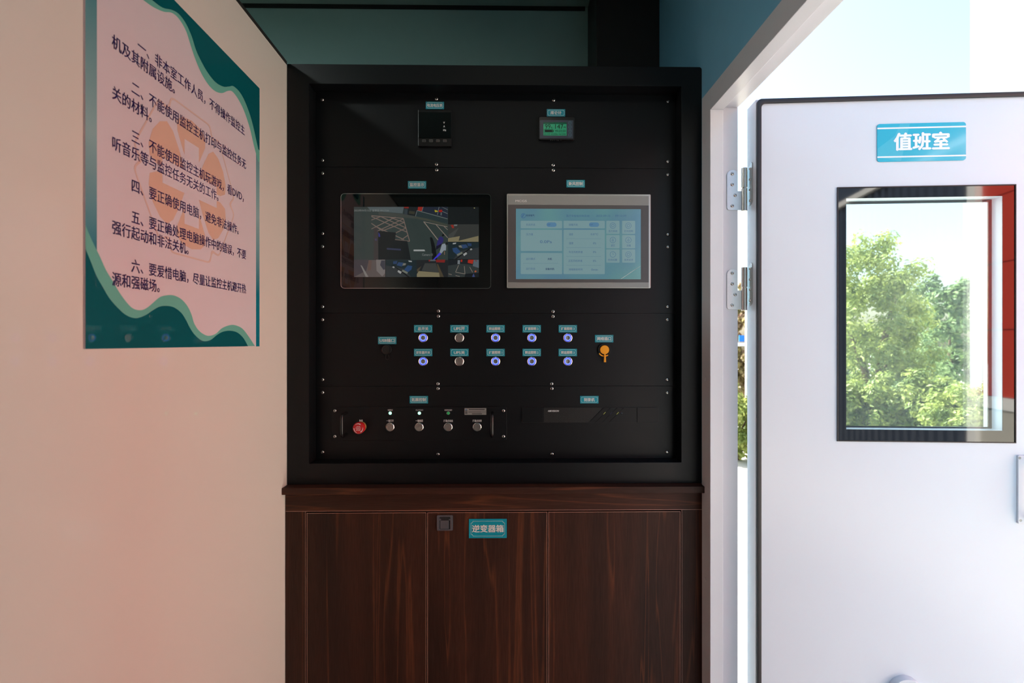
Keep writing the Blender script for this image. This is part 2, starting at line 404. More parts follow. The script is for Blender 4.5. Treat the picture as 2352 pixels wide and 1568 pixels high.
for px, py in ((1658, 182), (1619.5, 325), (1619.5, 870), (1619.5, 1330)):
    a, b = RW.hit(px, py)
    g = G(); g.lathe(RW, a, b, [(0.0062, 0.0), (0.0062, 0.0006), (0.0052, 0.001)], 20); g.obj('screw_cap', 'frame_white', fr, smooth=True)

# ------------------------------------------------------------------ console surround
con = thing('console', 'black metal console surround with a recessed opening', 'console', (0, YF + 0.1, 0.925))
o0, o1, ob0, ob1 = FRONT.rect(662, 148, 1612, 1110)
o0 = XL + 0.001; ob1 = ZTOP - ZC - 0.001; ob0 = 0.9245 - ZC
i0, i1, ib0, ib1 = FRONT.rect(710, 195, 1565, 1063)
outer = [(o0, ob0), (o1, ob0), (o1, ob1 - 0.006), (o1 - 0.002, ob1 - 0.002), (o1 - 0.006, ob1), (o0, ob1)]
inner = [(i0, ib0), (i1, ib0), (i1, ib1 - 0.0012), (i1 - 0.0004, ib1 - 0.0004), (i1 - 0.0012, ib1), (i0, ib1)]
G().ring(FRONT, outer, inner, -0.20, 0.0).obj('surround', 'black_coat', con, bevel=0.0012)
G().box(FRONT, i0 - 0.01, i1 + 0.01, ib0 - 0.01, ib1 + 0.01, -0.055, -0.050).obj('back_plate', 'black_dark', con)

# screws
def screw_mesh(r=0.0048):
    P0 = PL((0, 0, 0), (1, 0, 0), (0, 0, 1), (0, -1, 0)); g = G()
    g.mi = 0; g.lathe(P0, 0, 0, [(r, 0), (r, 0.0008), (r * 0.86, 0.0022), (r * 0.55, 0.0030), (r * 0.42, 0.0031)], 18)
    g.mi = 1
    for an in (0.4, 0.4 + math.pi / 2):
        c, s_ = math.cos(an), math.sin(an); L_, W_ = r * 0.55, r * 0.13
        g.prism(P0, [(-L_ * c + W_ * s_, -L_ * s_ - W_ * c), (L_ * c + W_ * s_, L_ * s_ - W_ * c), (L_ * c - W_ * s_, L_ * s_ + W_ * c), (-L_ * c - W_ * s_, -L_ * s_ + W_ * c)], 0.0026, 0.00325)
    return g.mesh('screw', ['steel', 'recess_dark'], Vector(), smooth=True)
SCREW = screw_mesh(); SCREW_B = screw_mesh(0.0044)

# four rack panels with their screws
seams = [195, 385, 719, 886.5, 1063]
pz = [ib1] + [PAN.hit(1140, y)[1] for y in seams[1:4]] + [ib0]
plabel = ['top black panel holding the volt meter and the green meter', 'tall black panel holding the two display screens',
          'black panel with two rows of round push buttons', 'bottom black panel holding the switch unit and the recorder']
panels = []
for k in range(4):
    t = thing('rack_panel', plabel[k], 'panel', (0, YPN, ZC + pz[k + 1]), group='panels of the console')
    G().box(PAN, i0 + 0.0006, i1 - 0.0006, pz[k + 1] + 0.0005, pz[k] - 0.0005, -0.003, 0.0).obj('plate', 'black_coat', t, bevel=0.0004)
    panels.append(t)
scr = [[(740.5, 229), (1002.5, 227), (1271.5, 230), (1534, 233), (741, 368), (1002.5, 377), (1270.5, 379), (1534, 371)],
       [(741, 398), (1003, 390), (1271, 391), (1534, 401), (741, 536), (741, 566), (1534, 538), (1534, 567), (741, 704), (1007, 714), (1270, 715), (1533, 704)],
       [(741, 734), (1007, 726), (1270, 726.5), (1533, 734), (741, 871.5), (1006, 881), (1267, 881), (1532.5, 871.5)],
       [(741, 901), (1006, 892), (1267.5, 892), (1532.5, 901.5), (741, 1038), (1006, 1043), (1268, 1042.5), (1532, 1038)]]
for k in range(4):
    for px, py in scr[k]:
        a, b = PAN.hit(px, py); place('screw', SCREW, PAN.P(a, b, 0), panels[k], rot=(0, R.uniform(0, 3), 0))

# ------------------------------------------------------------------ small teal name plates
def name_plate(px, py, body, tw, th_, label, pl=PAN, wpx=42, hpx=17, big=False):
    a0, a1, b0, b1 = pl.rect(px - wpx / 2, py - hpx / 2, px + wpx / 2, py + hpx / 2)
    t = thing('name_plate', label, 'name plate', pl.P((a0 + a1) / 2, b0, 0), group='teal name plates on the console')
    G().box(pl, a0, a1, b0, b1, 0.0, 0.0012).obj('plate', 'plate_teal', t, bevel=0.0002)
    q = 0.0021; c = 0.0035; e = 0.0009
    if big:
        q = 0.0052; e = 0.0009; c = 0.0052
        def notch(a0, a1, b0, b1):
            out = []
            for cx, cy, t0 in ((a1, b0, 180), (a1, b1, 270), (a0, b1, 0), (a0, b0, 90)):
                seg = [(cx + c * math.cos(math.radians(t0 - 90 * i / 4)), cy + c * math.sin(math.radians(t0 - 90 * i / 4))) for i in range(5)]
                out += seg
            return out
        po, pi = notch(a0 + q, a1 - q, b0 + q, b1 - q), notch(a0 + q + e, a1 - q - e, b0 + q + e, b1 - q - e)
    else:
        po, pi = octo(a0 + q, a1 - q, b0 + q, b1 - q, c), octo(a0 + q + e, a1 - q - e, b0 + q + e, b1 - q - e, c - 0.0004)
    G().ring(pl, po, pi, 0.0011, 0.0014).obj('border', 'plate_line', t)
    s_ = (a1 - a0) / wpx
    G().text(pl, body, (a0 + a1) / 2, (b0 + b1) / 2, tw * s_, th_ * s_, 0.0015, bold=0.03).obj('lettering', 'plate_text', t)
    return t
name_plate(999, 242.5, '电流电压表', 35, 8, 'small teal name plate above the black volt meter')
name_plate(1277, 259.5, '库仑计', 25.5, 8.5, 'small teal name plate above the green lit battery meter')
name_plate(958, 424.5, '监控显示', 33, 8.5, 'small teal name plate above the dark camera screen')
name_plate(1322, 422, '新风控制', 32.5, 8.5, 'small teal name plate above the pale blue touch screen')
name_plate(962, 917.5, '拓展控制', 33, 8.5, 'small teal name plate above the red stop button unit')
name_plate(1353.5, 917.5, '刻录机', 25, 8.5, 'small teal name plate above the slim black recorder')
name_plate(889.5, 781.5, 'USB插口', 34, 8.2, 'small teal name plate above the black capped socket')
name_plate(1387.5, 777.5, '网络插口', 32, 8.5, 'small teal name plate above the orange cap')
cols = [972, 1055.2, 1138.2, 1221.3, 1304]
r1 = [('总开关', 24.5, 8.3), ('UPS开', 25.5, 8.3), ('转运照明 1', 31, 7.3), ('扩展照明 2', 31, 7.3), ('扩展照明 3', 31, 7.3)]
r2 = [('逆变器开关', 32.5, 7), ('UPS关', 25.5, 8.3), ('扩展照明 1', 31, 7.3), ('转运照明 2', 31, 7.3), ('转运照明 3', 31, 7.3)]
ordn = ['first', 'second', 'third', 'fourth', 'fifth']
for i, x in enumerate(cols):
    name_plate(x, 754.7, *r1[i], 'teal name plate over the %s upper push button from the left' % ordn[i])
    name_plate(x, 809.2, *r2[i], 'teal name plate over the %s lower push button from the left' % ordn[i])

# ------------------------------------------------------------------ push buttons (parts of the third panel)
P0 = PL((0, 0, 0), (1, 0, 0), (0, 0, 1), (0, -1, 0))
def ann(prof, mat, name, seg=36, cap=False): return G().lathe(P0, 0, 0, prof, seg, cap).mesh(name, mat, Vector(), smooth=True)
BEZ = ann([(0.0132, 0), (0.0132, 0.0012), (0.0129, 0.0021), (0.0122, 0.0028), (0.0114, 0.0031), (0.0107, 0.0027), (0.0103, 0.0020)], 'steel', 'bezel')
LIT = ann([(0.0108, 0.0024), (0.0100, 0.0027), (0.0085, 0.0027)], 'blue_led', 'light_ring')
LITC = ann([(0.0086, 0.0027), (0.0066, 0.0026), (0.0060, 0.0020)], 'blue_led_core', 'light_core')
CAPS = ann([(0.0062, 0.0018), (0.0060, 0.0024), (0.0035, 0.0021), (0.0002, 0.0019)], 'steel_brushed', 'button_cap')
CAPL = ann([(0.0108, 0.0018), (0.0096, 0.0022), (0.0092, 0.0034), (0.0086, 0.0036), (0.004, 0.0030), (0.0002, 0.0028)], 'steel_brushed', 'button_cap')
for row, py in enumerate((775.5, 829.5)):
    for i, x in enumerate(cols):
        a, b = PAN.hit(x, py); lit = i != 1
        o = place('push_button', BEZ, PAN.P(a, b, 0), panels[2], 'steel push button with a %s ring' % ('glowing blue' if lit else 'plain unlit'))
        if lit: sub('light_ring', LIT, o, 'glowing blue ring'); sub('light_core', LITC, o); sub('button_cap', CAPS, o)
        else: sub('button_cap', CAPL, o)
# black socket cap
a, b = PAN.hit(888, 803)
s1 = place('socket_cap', ann([(0.0140, 0), (0.0140, 0.003), (0.0125, 0.0055), (0.0102, 0.006), (0.0098, 0.0052), (0.0002, 0.0052)], 'black_plastic', 'socket_cap'), PAN.P(a, b, 0), panels[2], 'round black rubber socket cap')
g = G(); pts = []
for i in range(17):
    t = math.radians(170 + 200 * i / 16); pts.append(Vector((0.0035 + 0.0048 * math.cos(t), -0.004, -0.0222 + 0.0048 * math.sin(t))))
pts = [Vector((-0.0012, -0.004, -0.012))] + pts + [Vector((0.0055, -0.004, -0.012))]
g.tube(pts, 0.0009, 8); s2 = sub('cap_loop', g.mesh('cap_loop', 'black_plastic', Vector(), smooth=True), s1)
# orange socket cap
a, b = PAN.hit(1387.5, 803)
s1 = place('network_socket', ann([(0.0185, 0), (0.0185, 0.003), (0.0172, 0.0048), (0.0150, 0.0048), (0.0140, 0.0034), (0.0002, 0.0034)], 'black_plastic', 'network_socket'), PAN.P(a, b, 0), panels[2], 'round black network socket')
sub('orange_cap', ann([(0.0124, 0.003), (0.0126, 0.0075), (0.0118, 0.0088), (0.0002, 0.0090)], 'orange_rubber', 'orange_cap'), s1, 'bright orange rubber cap')
g = G(); g.prism(P0, [(-0.0022, -0.034), (0.0038, -0.034), (0.0024, -0.011), (-0.0012, -0.011)], 0.0075, 0.0098)
ro = [(0.0188 * math.cos(t), 0.0188 * math.sin(t)) for t in [math.radians(q) for q in range(215, 311, 8)]]
ri = [(0.0166 * math.cos(t), 0.0166 * math.sin(t) + 0.0008) for t in [math.radians(q) for q in range(303, 214, -8)]]
g.prism(P0, ro + ri, 0.0045, 0.0065)
sub('pull_tab', g.mesh('pull_tab', 'orange_rubber', Vector()), s1, 'orange pull tab')

# ------------------------------------------------------------------ volt meter
a0, a1, b0, b1 = PAN.rect(960, 254, 1039, 338)
t = thing('volt_meter', 'square black volt meter with V A Hz marks and four keys', 'meter', PAN.P((a0 + a1) / 2, b0, 0))
G().box(PAN, a0 + 0.001, a1 - 0.002, b0, b1, 0.0, 0.007).obj('housing', 'black_plastic', t, bevel=0.0018)
HM = YP(YPN - 0.0072)
q0, q1, q2, q3 = HM.rect(961.5, 258, 1036, 317.5); G().box(HM, q0, q1, q2, q3, 0, 0.0006).obj('display_window', 'black_gloss', t)
for x, y, s_, wd in ((1020, 282, 'V', 3.6), (1020.2, 290.5, 'A', 3.6), (1021.4, 299, 'Hz', 6.5)):
    a, b = HM.hit(x, y); G().text(HM, s_, a, b, wd * 0.0012, 0.0054, 0.0009, bold=0.015).obj('unit_mark', 'print_white', t)
for x, s_ in ((974, 'SET'), (990, '<<'), (1006, 'MENU'), (1022, 'OUT')):
    a, b = HM.hit(x, 323.5)
    k = G().box(HM, a - 0.0049, a + 0.0049, b - 0.0033, b + 0.0033, -0.0002, 0.0008).obj('key', 'black_dark', t, bevel=0.0004)
    G().ring(HM, rrect(a - 0.0049, a + 0.0049, b - 0.0033, b + 0.0033, 0.0014), rrect(a - 0.0042, a + 0.0042, b - 0.0026, b + 0.0026, 0.0010), 0.0008, 0.0011).obj('key_outline', 'ink_grey', k)
    G().text(HM, s_, a, b, 0.0058, 0.0026, 0.0010, bold=0.02).obj('key_print', 'ink_grey', k)

# ------------------------------------------------------------------ battery meter
a0, a1, b0, b1 = PAN.rect(1237, 271, 1319, 325)
t = thing('battery_meter', 'small black battery meter with a green lit display', 'meter', PAN.P((a0 + a1) / 2, b0, 0))
G().prism(PAN, rrect(a0, a1, b0 + 0.001, b1, 0.005), 0.0, 0.009).obj('housing', 'black_plastic', t, bevel=0.0015)
HB = YP(YPN - 0.0092)
G().prism(HB, rrect(*HB.rect(1240, 276, 1316.5, 318), 0.0014), 0, 0.0005).obj('face', 'meter_face', t)
l0, l1, l2, l3 = HB.rect(1248, 281, 1301.3, 311.5)
lc = G().box(HB, l0, l1, l2, l3, 0, 0.0007).obj('display', 'lcd_green', t, 'green lit display')
def L_(x, y): return HB.hit(x, y)
G().box(HB, l0, l1, HB.hit(1275, 285)[1], l3, 0.0006, 0.0009).obj('display_band', 'lcd_band', lc)
g = G()
def tx(g, pl, s_, x0, x1, y0, y1, h, bold=0.0):
    A0, A1, B0, B1 = pl.rect(x0, y0, x1, y1); g.text(pl, s_, (A0 + A1) / 2, (B0 + B1) / 2, A1 - A0, B1 - B0, h, bold=bold)
tx(g, HB, '99', 1251.8, 1264.3, 285.3, 296, 0.0011); tx(g, HB, '147', 1275, 1293.8, 285.5, 296, 0.0011); tx(g, HB, '%', 1265.6, 1268.6, 291, 295.5, 0.0011); tx(g, HB, 'Ah', 1294.3, 1299.8, 290, 294, 0.0011)
g.obj('digits', 'lcd_ink', lc)
g = G(); A = HB.rect(1249.3, 297.3, 1270, 304.6); g.ring(HB, rc(*A), rc(A[0] + 0.0006, A[1] - 0.0006, A[2] + 0.0006, A[3] - 0.0006), 0.0008, 0.0011)
g.box(HB, *HB.rect(1251.3, 298.5, 1268.6, 303.4), 0.0008, 0.0011); g.box(HB, *HB.rect(1270, 299.3, 1271.7, 302.8), 0.0008, 0.0011); g.obj('battery_symbol', 'lcd_ink', lc)
g = G(); tx(g, HB, '99:59:59', 1275, 1299, 298.6, 303.8, 0.0011, 0.01); tx(g, HB, '25.1V -0.57A 14.3W', 1249, 1299.6, 306.4, 311, 0.0011, 0.01); g.obj('small_digits', 'lcd_ink_soft', lc)
for y, s_ in ((282.5, '«'), (292, '^'), (301, 'v'), (310, 'ok')):
    a, b = HB.hit(1309, y); k = G().lathe(HB, a, b, [(0.0046, 0.0), (0.0046, 0.0007), (0.0038, 0.0009)], 22).obj('key', 'meter_face', t)
    G().ring(HB, circ(a, b, 0.0046, 22), circ(a, b, 0.0040, 22), 0.0009, 0.0012).obj('key_ring', 'meter_mark', k)
    G().text(HB, s_, a, b, 0.0036, 0.0024, 0.0013, bold=0.03).obj('key_print', 'meter_mark', k)
for i in range(6):
    a, b = HB.hit(1265 + i * 4.6, 322); G().box(HB, a - 0.0012, a + 0.0012, b - 0.0016, b + 0.0016, -0.0002, 0.0012).obj('grip_rib', 'black_plastic', t)

# ------------------------------------------------------------------ camera screen
CC = {}
def cm(rgb):
    k = 'screen_%d_%d_%d' % rgb
    if k not in MATS: M(k, (6, 6, 6), rough=0.08, var=0, emit=rgb, es=0.85)
    return k
a0, a1, b0, b1 = PAN.rect(784, 446, 1128, 663)
t = thing('camera_screen', 'wide black screen showing eight camera pictures', 'screen', PAN.P((a0 + a1) / 2, b0, 0))
G().prism(PAN, rrect(a0, a1, b0, b1, 0.010), 0.0, 0.0045).obj('housing', 'black_plastic', t)
G().ring(PAN, rrect(a0, a1, b0, b1, 0.010), rrect(a0 + 0.0013, a1 - 0.0013, b0 + 0.0013, b1 - 0.0013, 0.009), 0.0044, 0.0058).obj('rim', 'steel', t, label='thin bright metal rim', smooth=True)
G().prism(PAN, rrect(a0 + 0.0014, a1 - 0.0014, b0 + 0.0014, b1 - 0.0014, 0.009), 0.0044, 0.0050).obj('glass_front', 'black_gloss', t)
SS = YP(YPN - 0.0051)
dsp = G().flat(SS, rc(*SS.rect(813, 475, 1100, 636)), 0.0001).obj('picture', cm((20, 24, 24)), t, 'eight camera pictures')
def A_(pts): return [(800 + x / 9.225, 470 + y / 9.225) for x, y in pts]
def B_(pts): return [(950 + x / 9.225, 470 + y / 9.225) for x, y in pts]
shapes = []
def sh(rgb, pts, lay=1): shapes.append((rgb, pts, lay))
def ln(rgb, p, q, wd, lay=3):
    d = Vector((q[0] - p[0], q[1] - p[1])).normalized() * wd / 2
    sh(rgb, [(p[0] + d.y, p[1] - d.x), (q[0] + d.y, q[1] - d.x), (q[0] - d.y, q[1] + d.x), (p[0] - d.y, p[1] + d.x)], lay)
# main picture
sh((48, 58, 56), [(813, 475), (1029, 475), (1029, 597), (813, 597)])
sh((78, 88, 90), A_([(400, 42), (1180, 42), (1150, 185), (640, 140), (470, 120)]), 2)
sh((30, 34, 36), A_([(1180, 42), (1476, 42), (1476, 250), (1270, 215), (1170, 200)]), 2)
sh((120, 40, 36), A_([(1182, 42), (1282, 42), (1280, 78), (1185, 75)]), 3)
sh((50, 58, 62), A_([(1185, 90), (1260, 92), (1250, 218), (1180, 205)]), 3)
sh((54, 54, 44), A_([(1290, 130), (1410, 145), (1405, 205), (1285, 190)]), 3)
sh((62, 66, 62), A_([(640, 150), (1150, 195), (1476, 255), (1476, 300), (640, 215)]), 2)
sh((62, 66, 58), B_([(0, 240), (300, 300), (720, 420), (720, 470), (300, 345), (0, 285)]), 2)
sh((34, 40, 52), B_([(200, 42), (720, 42), (720, 290), (500, 220), (180, 140)]), 2)
sh((40, 52, 54), B_([(75, 135), (480, 230), (720, 310), (720, 400), (300, 290), (45, 245)]), 3)
sh((140, 40, 32), B_([(95, 42), (195, 42), (175, 140), (85, 120)]), 3)
for p, q in (((205, 42), (175, 140)), ((75, 120), (40, 245)), ((80, 125), (720, 300)), ((540, 45), (505, 215)), ((600, 45), (720, 105)), ((560, 120), (720, 190))): ln((110, 116, 116), B_([p])[0], B_([q])[0], 1.0, 4)
sh((160, 146, 40), B_([(445, 110), (500, 125), (520, 145), (470, 160), (450, 150)]), 5); sh((150, 30, 24), B_([(540, 115), (600, 105), (612, 150), (560, 160), (530, 145)]), 5)
sh((90, 96, 96), B_([(575, 165), (600, 165), (595, 225), (570, 225)]), 5)
br = (112, 96, 88)
for p, q in (((490, 232), (1165, 290)), ((1165, 290), (1300, 775)), ((990, 740), (1300, 775)), ((490, 250), (1240, 580)), ((660, 240), (1220, 490)), ((870, 262), (1190, 380)), ((490, 395), (720, 550)), ((580, 460), (1180, 740)),
             ((490, 515), (1000, 262)), ((620, 560), (1165, 300)), ((720, 555), (1200, 372)), ((1000, 600), (1230, 490)), ((1130, 740), (1260, 650)), ((490, 325), (700, 245))):
    ln(br, A_([p])[0], A_([q])[0], 1.9, 3)
sh((24, 28, 30), A_([(630, 555), (1010, 590), (990, 745), (1250, 770), (1325, 1165), (640, 1165)]), 4)
sh((56, 52, 52), A_([(540, 490), (620, 490), (635, 1165), (540, 1165)]), 4); sh((60, 58, 92), A_([(560, 720), (600, 715), (608, 760), (570, 760)]), 5)
sh((46, 52, 74), A_([(815, 915), (1115, 935), (1115, 970), (815, 950)]), 5); sh((50, 52, 110), A_([(635, 580), (670, 620), (680, 680), (640, 680)]), 5)
sh((150, 154, 152), B_([(0, 950), (230, 950), (245, 985), (0, 985)]), 4)
for p, q, wd in (((215, 360), (520, 750), 2.0), ((210, 360), (720, 470), 1.2), ((470, 415), (722, 700), 1.5), ((645, 460), (720, 530), 1.2)): ln((128, 116, 106), B_([p])[0], B_([q])[0], wd, 3)
sh((18, 20, 22), B_([(345, 700), (370, 680), (400, 710), (440, 820), (470, 950), (500, 1165), (395, 1165), (380, 900)]), 4)
sh((44, 40, 96), B_([(540, 690), (590, 670), (635, 720), (625, 790), (560, 860), (480, 900), (505, 780)]), 5); sh((20, 20, 22), B_([(600, 640), (625, 615), (648, 640), (640, 665), (605, 670)]), 6)
sh((24, 22, 40), B_([(480, 880), (560, 840), (600, 830), (560, 900), (470, 960)]), 6)
sh((130, 140, 148), B_([(600, 840), (660, 820), (690, 870), (685, 970), (640, 970), (590, 1035), (550, 1010)]), 6); sh((20, 20, 22), B_([(680, 800), (728, 795), (722, 850), (690, 840)]), 6)
sh((62, 54, 190), B_([(545, 1015), (590, 1040), (520, 1100), (440, 1165), (410, 1165), (480, 1090)]), 6); sh((124, 96, 80), B_([(645, 970), (662, 1000), (660, 1065), (648, 1060)]), 6)
# side pictures
sh((24, 28, 29), [(1029, 475), (1100, 475), (1100, 515), (1029, 515)], 5); sh((150, 146, 100), B_([(1275, 62), (1300, 62), (1298, 80), (1278, 80)]), 6)
sh((52, 54, 52), [(1029, 515), (1100, 515), (1100, 555), (1029, 555)], 5); sh((120, 112, 86), B_([(730, 710), (980, 665), (955, 765), (1375, 660), (1375, 785), (730, 785)]), 6)
sh((134, 44, 36), B_([(785, 430), (840, 425), (860, 495), (820, 500)]), 6); sh((64, 66, 64), B_([(740, 640), (930, 500), (960, 490), (840, 690), (735, 705)]), 6); sh((104, 106, 106), B_([(860, 420), (930, 420), (920, 450), (850, 455)]), 6)
def ward(ox, oy, fl):
    def q(pts): return [(ox + (71 - x if fl else x), oy + y) for x, y in pts]
    sh((28, 40, 44), q([(0, 0), (71, 0), (71, 39), (0, 39)]), 5); sh((46, 50, 52), q([(28, 20), (71, 12), (71, 39), (12, 39)]), 6)
    for c, p in (((40, 66, 104), [(10, 14), (20, 12), (29, 22), (20, 28), (12, 22)]), ((44, 66, 100), [(30, 6), (42, 5), (46, 12), (34, 15)]), ((40, 60, 92), [(44, 2), (54, 3), (54, 9), (46, 9)]), ((106, 110, 100), [(20, 28), (32, 22), (34, 26), (22, 32)]), ((112, 112, 104), [(24, 8), (30, 7), (33, 13), (26, 12)]),
                 ((20, 20, 22), [(16, 39), (20, 39), (56, 12), (54, 11)]), ((150, 152, 150), [(34, 27), (42, 23), (44, 27), (37, 32)]), ((140, 142, 140), [(50, 16), (54, 14), (56, 17), (52, 19)]), ((150, 154, 154), [(11, 2), (19, 1), (18, 4), (11, 5)])):
        sh(c, q(p), 7)
ward(1029, 556, False); ward(886, 597, True)
# lower row
sh((86, 78, 76), [(813, 597), (885, 597), (885, 636), (813, 636)], 5); sh((62, 58, 62), A_([(120, 1165), (440, 1165), (380, 1400), (120, 1530)]), 6); sh((120, 116, 112), A_([(260, 1280), (290, 1290), (430, 1530), (370, 1530)]), 7)
sh((112, 106, 104), A_([(590, 1165), (780, 1165), (780, 1450), (720, 1520), (600, 1400)]), 6); sh((58, 58, 66), A_([(700, 1180), (780, 1180), (780, 1370), (745, 1380), (675, 1280)]), 7); sh((90, 72, 66), A_([(430, 1180), (500, 1180), (480, 1380), (410, 1400)]), 7)
sh((34, 36, 38), [(957, 597), (1029, 597), (1029, 636), (957, 636)], 5); sh((58, 60, 58), B_([(240, 1240), (470, 1240), (545, 1440), (170, 1400)]), 6); sh((122, 114, 88), B_([(110, 1405), (540, 1440), (555, 1530), (70, 1530), (70, 1470)]), 7)
sh((120, 36, 34), B_([(470, 1165), (670, 1165), (660, 1225), (480, 1220)]), 7); sh((120, 36, 34), B_([(320, 1165), (350, 1165), (345, 1205), (320, 1200)]), 7); sh((84, 88, 92), B_([(350, 1165), (465, 1165), (465, 1195), (350, 1195)]), 7); sh((72, 64, 50), B_([(490, 1250), (520, 1260), (640, 1530), (560, 1530)]), 6); sh((72, 64, 50), B_([(70, 1370), (165, 1300), (110, 1405), (75, 1430)]), 6)
sh((48, 54, 54), [(1029, 597), (1100, 597), (1100, 636), (1029, 636)], 5); sh((28, 32, 36), B_([(730, 1165), (1250, 1165), (1250, 1270), (1000, 1250), (730, 1290)]), 6)
for p in ([(1000, 1165), (1035, 1165), (1030, 1215), (1000, 1210)], [(1155, 1165), (1275, 1165), (1250, 1255), (1145, 1230)]): sh((160, 44, 32), B_(p), 7)
sh((112, 118, 122), B_([(935, 1175), (985, 1175), (980, 1260), (930, 1255)]), 7); sh((84, 94, 102), B_([(1275, 1165), (1383, 1165), (1383, 1340), (1255, 1300)]), 7); sh((130, 36, 30), B_([(1305, 1180), (1335, 1180), (1335, 1198), (1308, 1198)]), 8)
for p, q in (((955, 1280), (890, 1425)), ((890, 1430), (1085, 1465)), ((1075, 1300), (1090, 1465)), ((1190, 1320), (1250, 1430)), ((740, 1465), (810, 1480)), ((890, 1500), (980, 1520))): ln((132, 122, 112), B_([p])[0], B_([q])[0], 1.1, 8)
sh((22, 26, 30), B_([(1100, 1465), (1383, 1440), (1383, 1530), (1080, 1530)]), 7); sh((170, 84, 50), B_([(1290, 1405), (1320, 1390), (1335, 1420), (1300, 1435)]), 8); sh((56, 66, 110), B_([(1250, 1500), (1275, 1455), (1300, 1530), (1240, 1530)]), 8)
cols_used = sorted({s_[0] for s_ in shapes}); g = G()
for rgb, pts, lay in shapes:
    g.mi = cols_used.index(rgb)
    ab = [SS.hit(min(max(x, 813), 1100), min(max(y, 475), 636)) for x, y in pts]
    ar = sum(ab[i][0] * ab[(i + 1) % len(ab)][1] - ab[(i + 1) % len(ab)][0] * ab[i][1] for i in range(len(ab)))
    if ar < 0: ab.reverse()
    g.flat(SS, ab, 0.0001 + 0.00006 * lay)
g.obj('picture_content', [cm(c) for c in cols_used], dsp)
g = G(); tx(g, SS, 'Camera 01', 969.7, 994, 582, 587.5, 0.0008); tx(g, SS, '2023年09月15日 星期五 09:17:04', 813.5, 893, 480.8, 486, 0.0008); g.obj('picture_caption', cm((120, 124, 122)), dsp)

# ------------------------------------------------------------------ touch screen
a0, a1, b0, b1 = PAN.rect(1164, 447, 1493, 662)
t = thing('touch_screen', 'silver framed touch screen with a pale blue control page', 'screen', PAN.P((a0 + a1) / 2, b0, 0))
hx = PAN.rect(1180, 475, 1477, 645)
G().ring(PAN, rrect(a0, a1, b0, b1, 0.003), rrect(*hx, 0.0005), 0.0, 0.007).obj('housing', 'silver_edge', t, bevel=0.0012)
HS = YP(YPN - 0.007)
c0, c1, c2, c3 = HS.rect(1167, 449.5, 1490, 660)
yA, yB = HS.hit(1330, 471)[1], HS.hit(1330, 648.5)[1]
top = G().box(HS, c0, c1, yA + 0.0006, c3, 0, 0.0008).obj('top_band', 'silver_bezel', t, bevel=0.0002)
g = G(); tx(g, HS, 'MCGS', 1184, 1210, 459, 464.2, 0.0011, 0.01); g.obj('maker_mark', 'print_white', top)
G().box(HS, c0, c1, c2, yB - 0.0006, 0, 0.0008).obj('bottom_band', 'silver_bezel', t, bevel=0.0002)
d0, d1, d2, d3 = HS.rect(1185, 479.5, 1472, 641)
G().ring(HS, rc(c0, c1, yB, yA), rc(d0, d1, d2, d3), -0.0004, 0.0006).obj('screen_border', 'grey_bezel', t)
def um(rgb, rough=0.12):
    k = 'page_%d_%d_%d' % rgb
    if k not in MATS: M(k, (14, 16, 18), rough=rough, var=0, emit=rgb, es=0.88)
    return k
def page_bg():
    m = bpy.data.materials.new('page_ground'); m.use_nodes = True; MATS['page_ground'] = m
    n = m.node_tree; b = n.nodes['Principled BSDF']; L = n.links.new
    tc = n.nodes.new('ShaderNodeTexCoord'); no = n.nodes.new('ShaderNodeTexNoise'); no.inputs['Scale'].default_value = 9; no.inputs['Detail'].default_value = 1
    r = n.nodes.new('ShaderNodeValToRGB'); e = r.color_ramp.elements
    e[0].position = 0.36; e[0].color = (*lin((86, 124, 142)), 1); e[1].position = 0.64; e[1].color = (*lin((94, 138, 140)), 1)
    L(tc.outputs['Object'], no.inputs['Vector']); L(no.outputs['Fac'], r.inputs[0]); L(r.outputs[0], b.inputs['Emission Color'])
    b.inputs['Emission Strength'].default_value = 0.88; b.inputs['Base Color'].default_value = (0.006, 0.007, 0.008, 1); b.inputs['Roughness'].default_value = 0.12
page_bg()
scn = G().box(HS, d0, d1, d2, d3, -0.002, -0.0006).obj('display', 'page_ground', t, 'pale blue control page')
HD = YP(YPN - 0.0064)
def U(x, y): return 1140 + x / 5.4075, 400 + y / 5.4075
cards = [(303, 578, 817, 672), (303, 690, 817, 953), (303, 978, 817, 1240), (835, 578, 1347, 672), (835, 690, 1347, 1240), (1366, 578, 1530, 740), (1366, 755, 1530, 920), (1366, 933, 1530, 1098), (1562, 578, 1724, 740), (1562, 755, 1724, 920), (1562, 933, 1724, 1098)]
for k in cards:
    x0, y0 = U(k[0], k[1]); x1, y1 = U(k[2], k[3]); G().flat(HD, rrect(*HD.rect(x0, y0, x1, y1), 0.002, 3), 0.0001).obj('page_card', um((118, 148, 152)), scn)
def pt(g, s_, x0, x1, yc, hh, bold=0.0):
    p0 = U(x0, yc - hh / 2); p1 = U(x1, yc + hh / 2); tx(g, HD, s_, p0[0], p1[0], p0[1], p1[1], 0.0003, bold)
g = G()
for s_, x0, x1, yc in (('医疗车智能控制系统', 870, 1156, 517), ('负压开关', 370, 483, 627), ('消毒开关', 898, 1012, 627), ('压力值', 370, 456, 746), ('温度', 902, 952, 746), ('湿度', 902, 956, 856), ('负压风机转速', 900, 1072, 966), ('正压风机转速', 895, 1067, 1075), ('消毒剩余时间', 898, 1070, 1182),
                        ('运行模式', 368, 483, 1051), ('运行状态', 368, 483, 1173), ('压力系统', 1394, 1503, 706), ('滤芯', 1422, 1474, 885), ('时间设置', 1390, 1500, 1063), ('灯光控制', 1588, 1698, 706), ('消毒', 1616, 1670, 885), ('技术支持', 1590, 1698, 1063)):
    pt(g, s_, x0, x1, yc, 28)
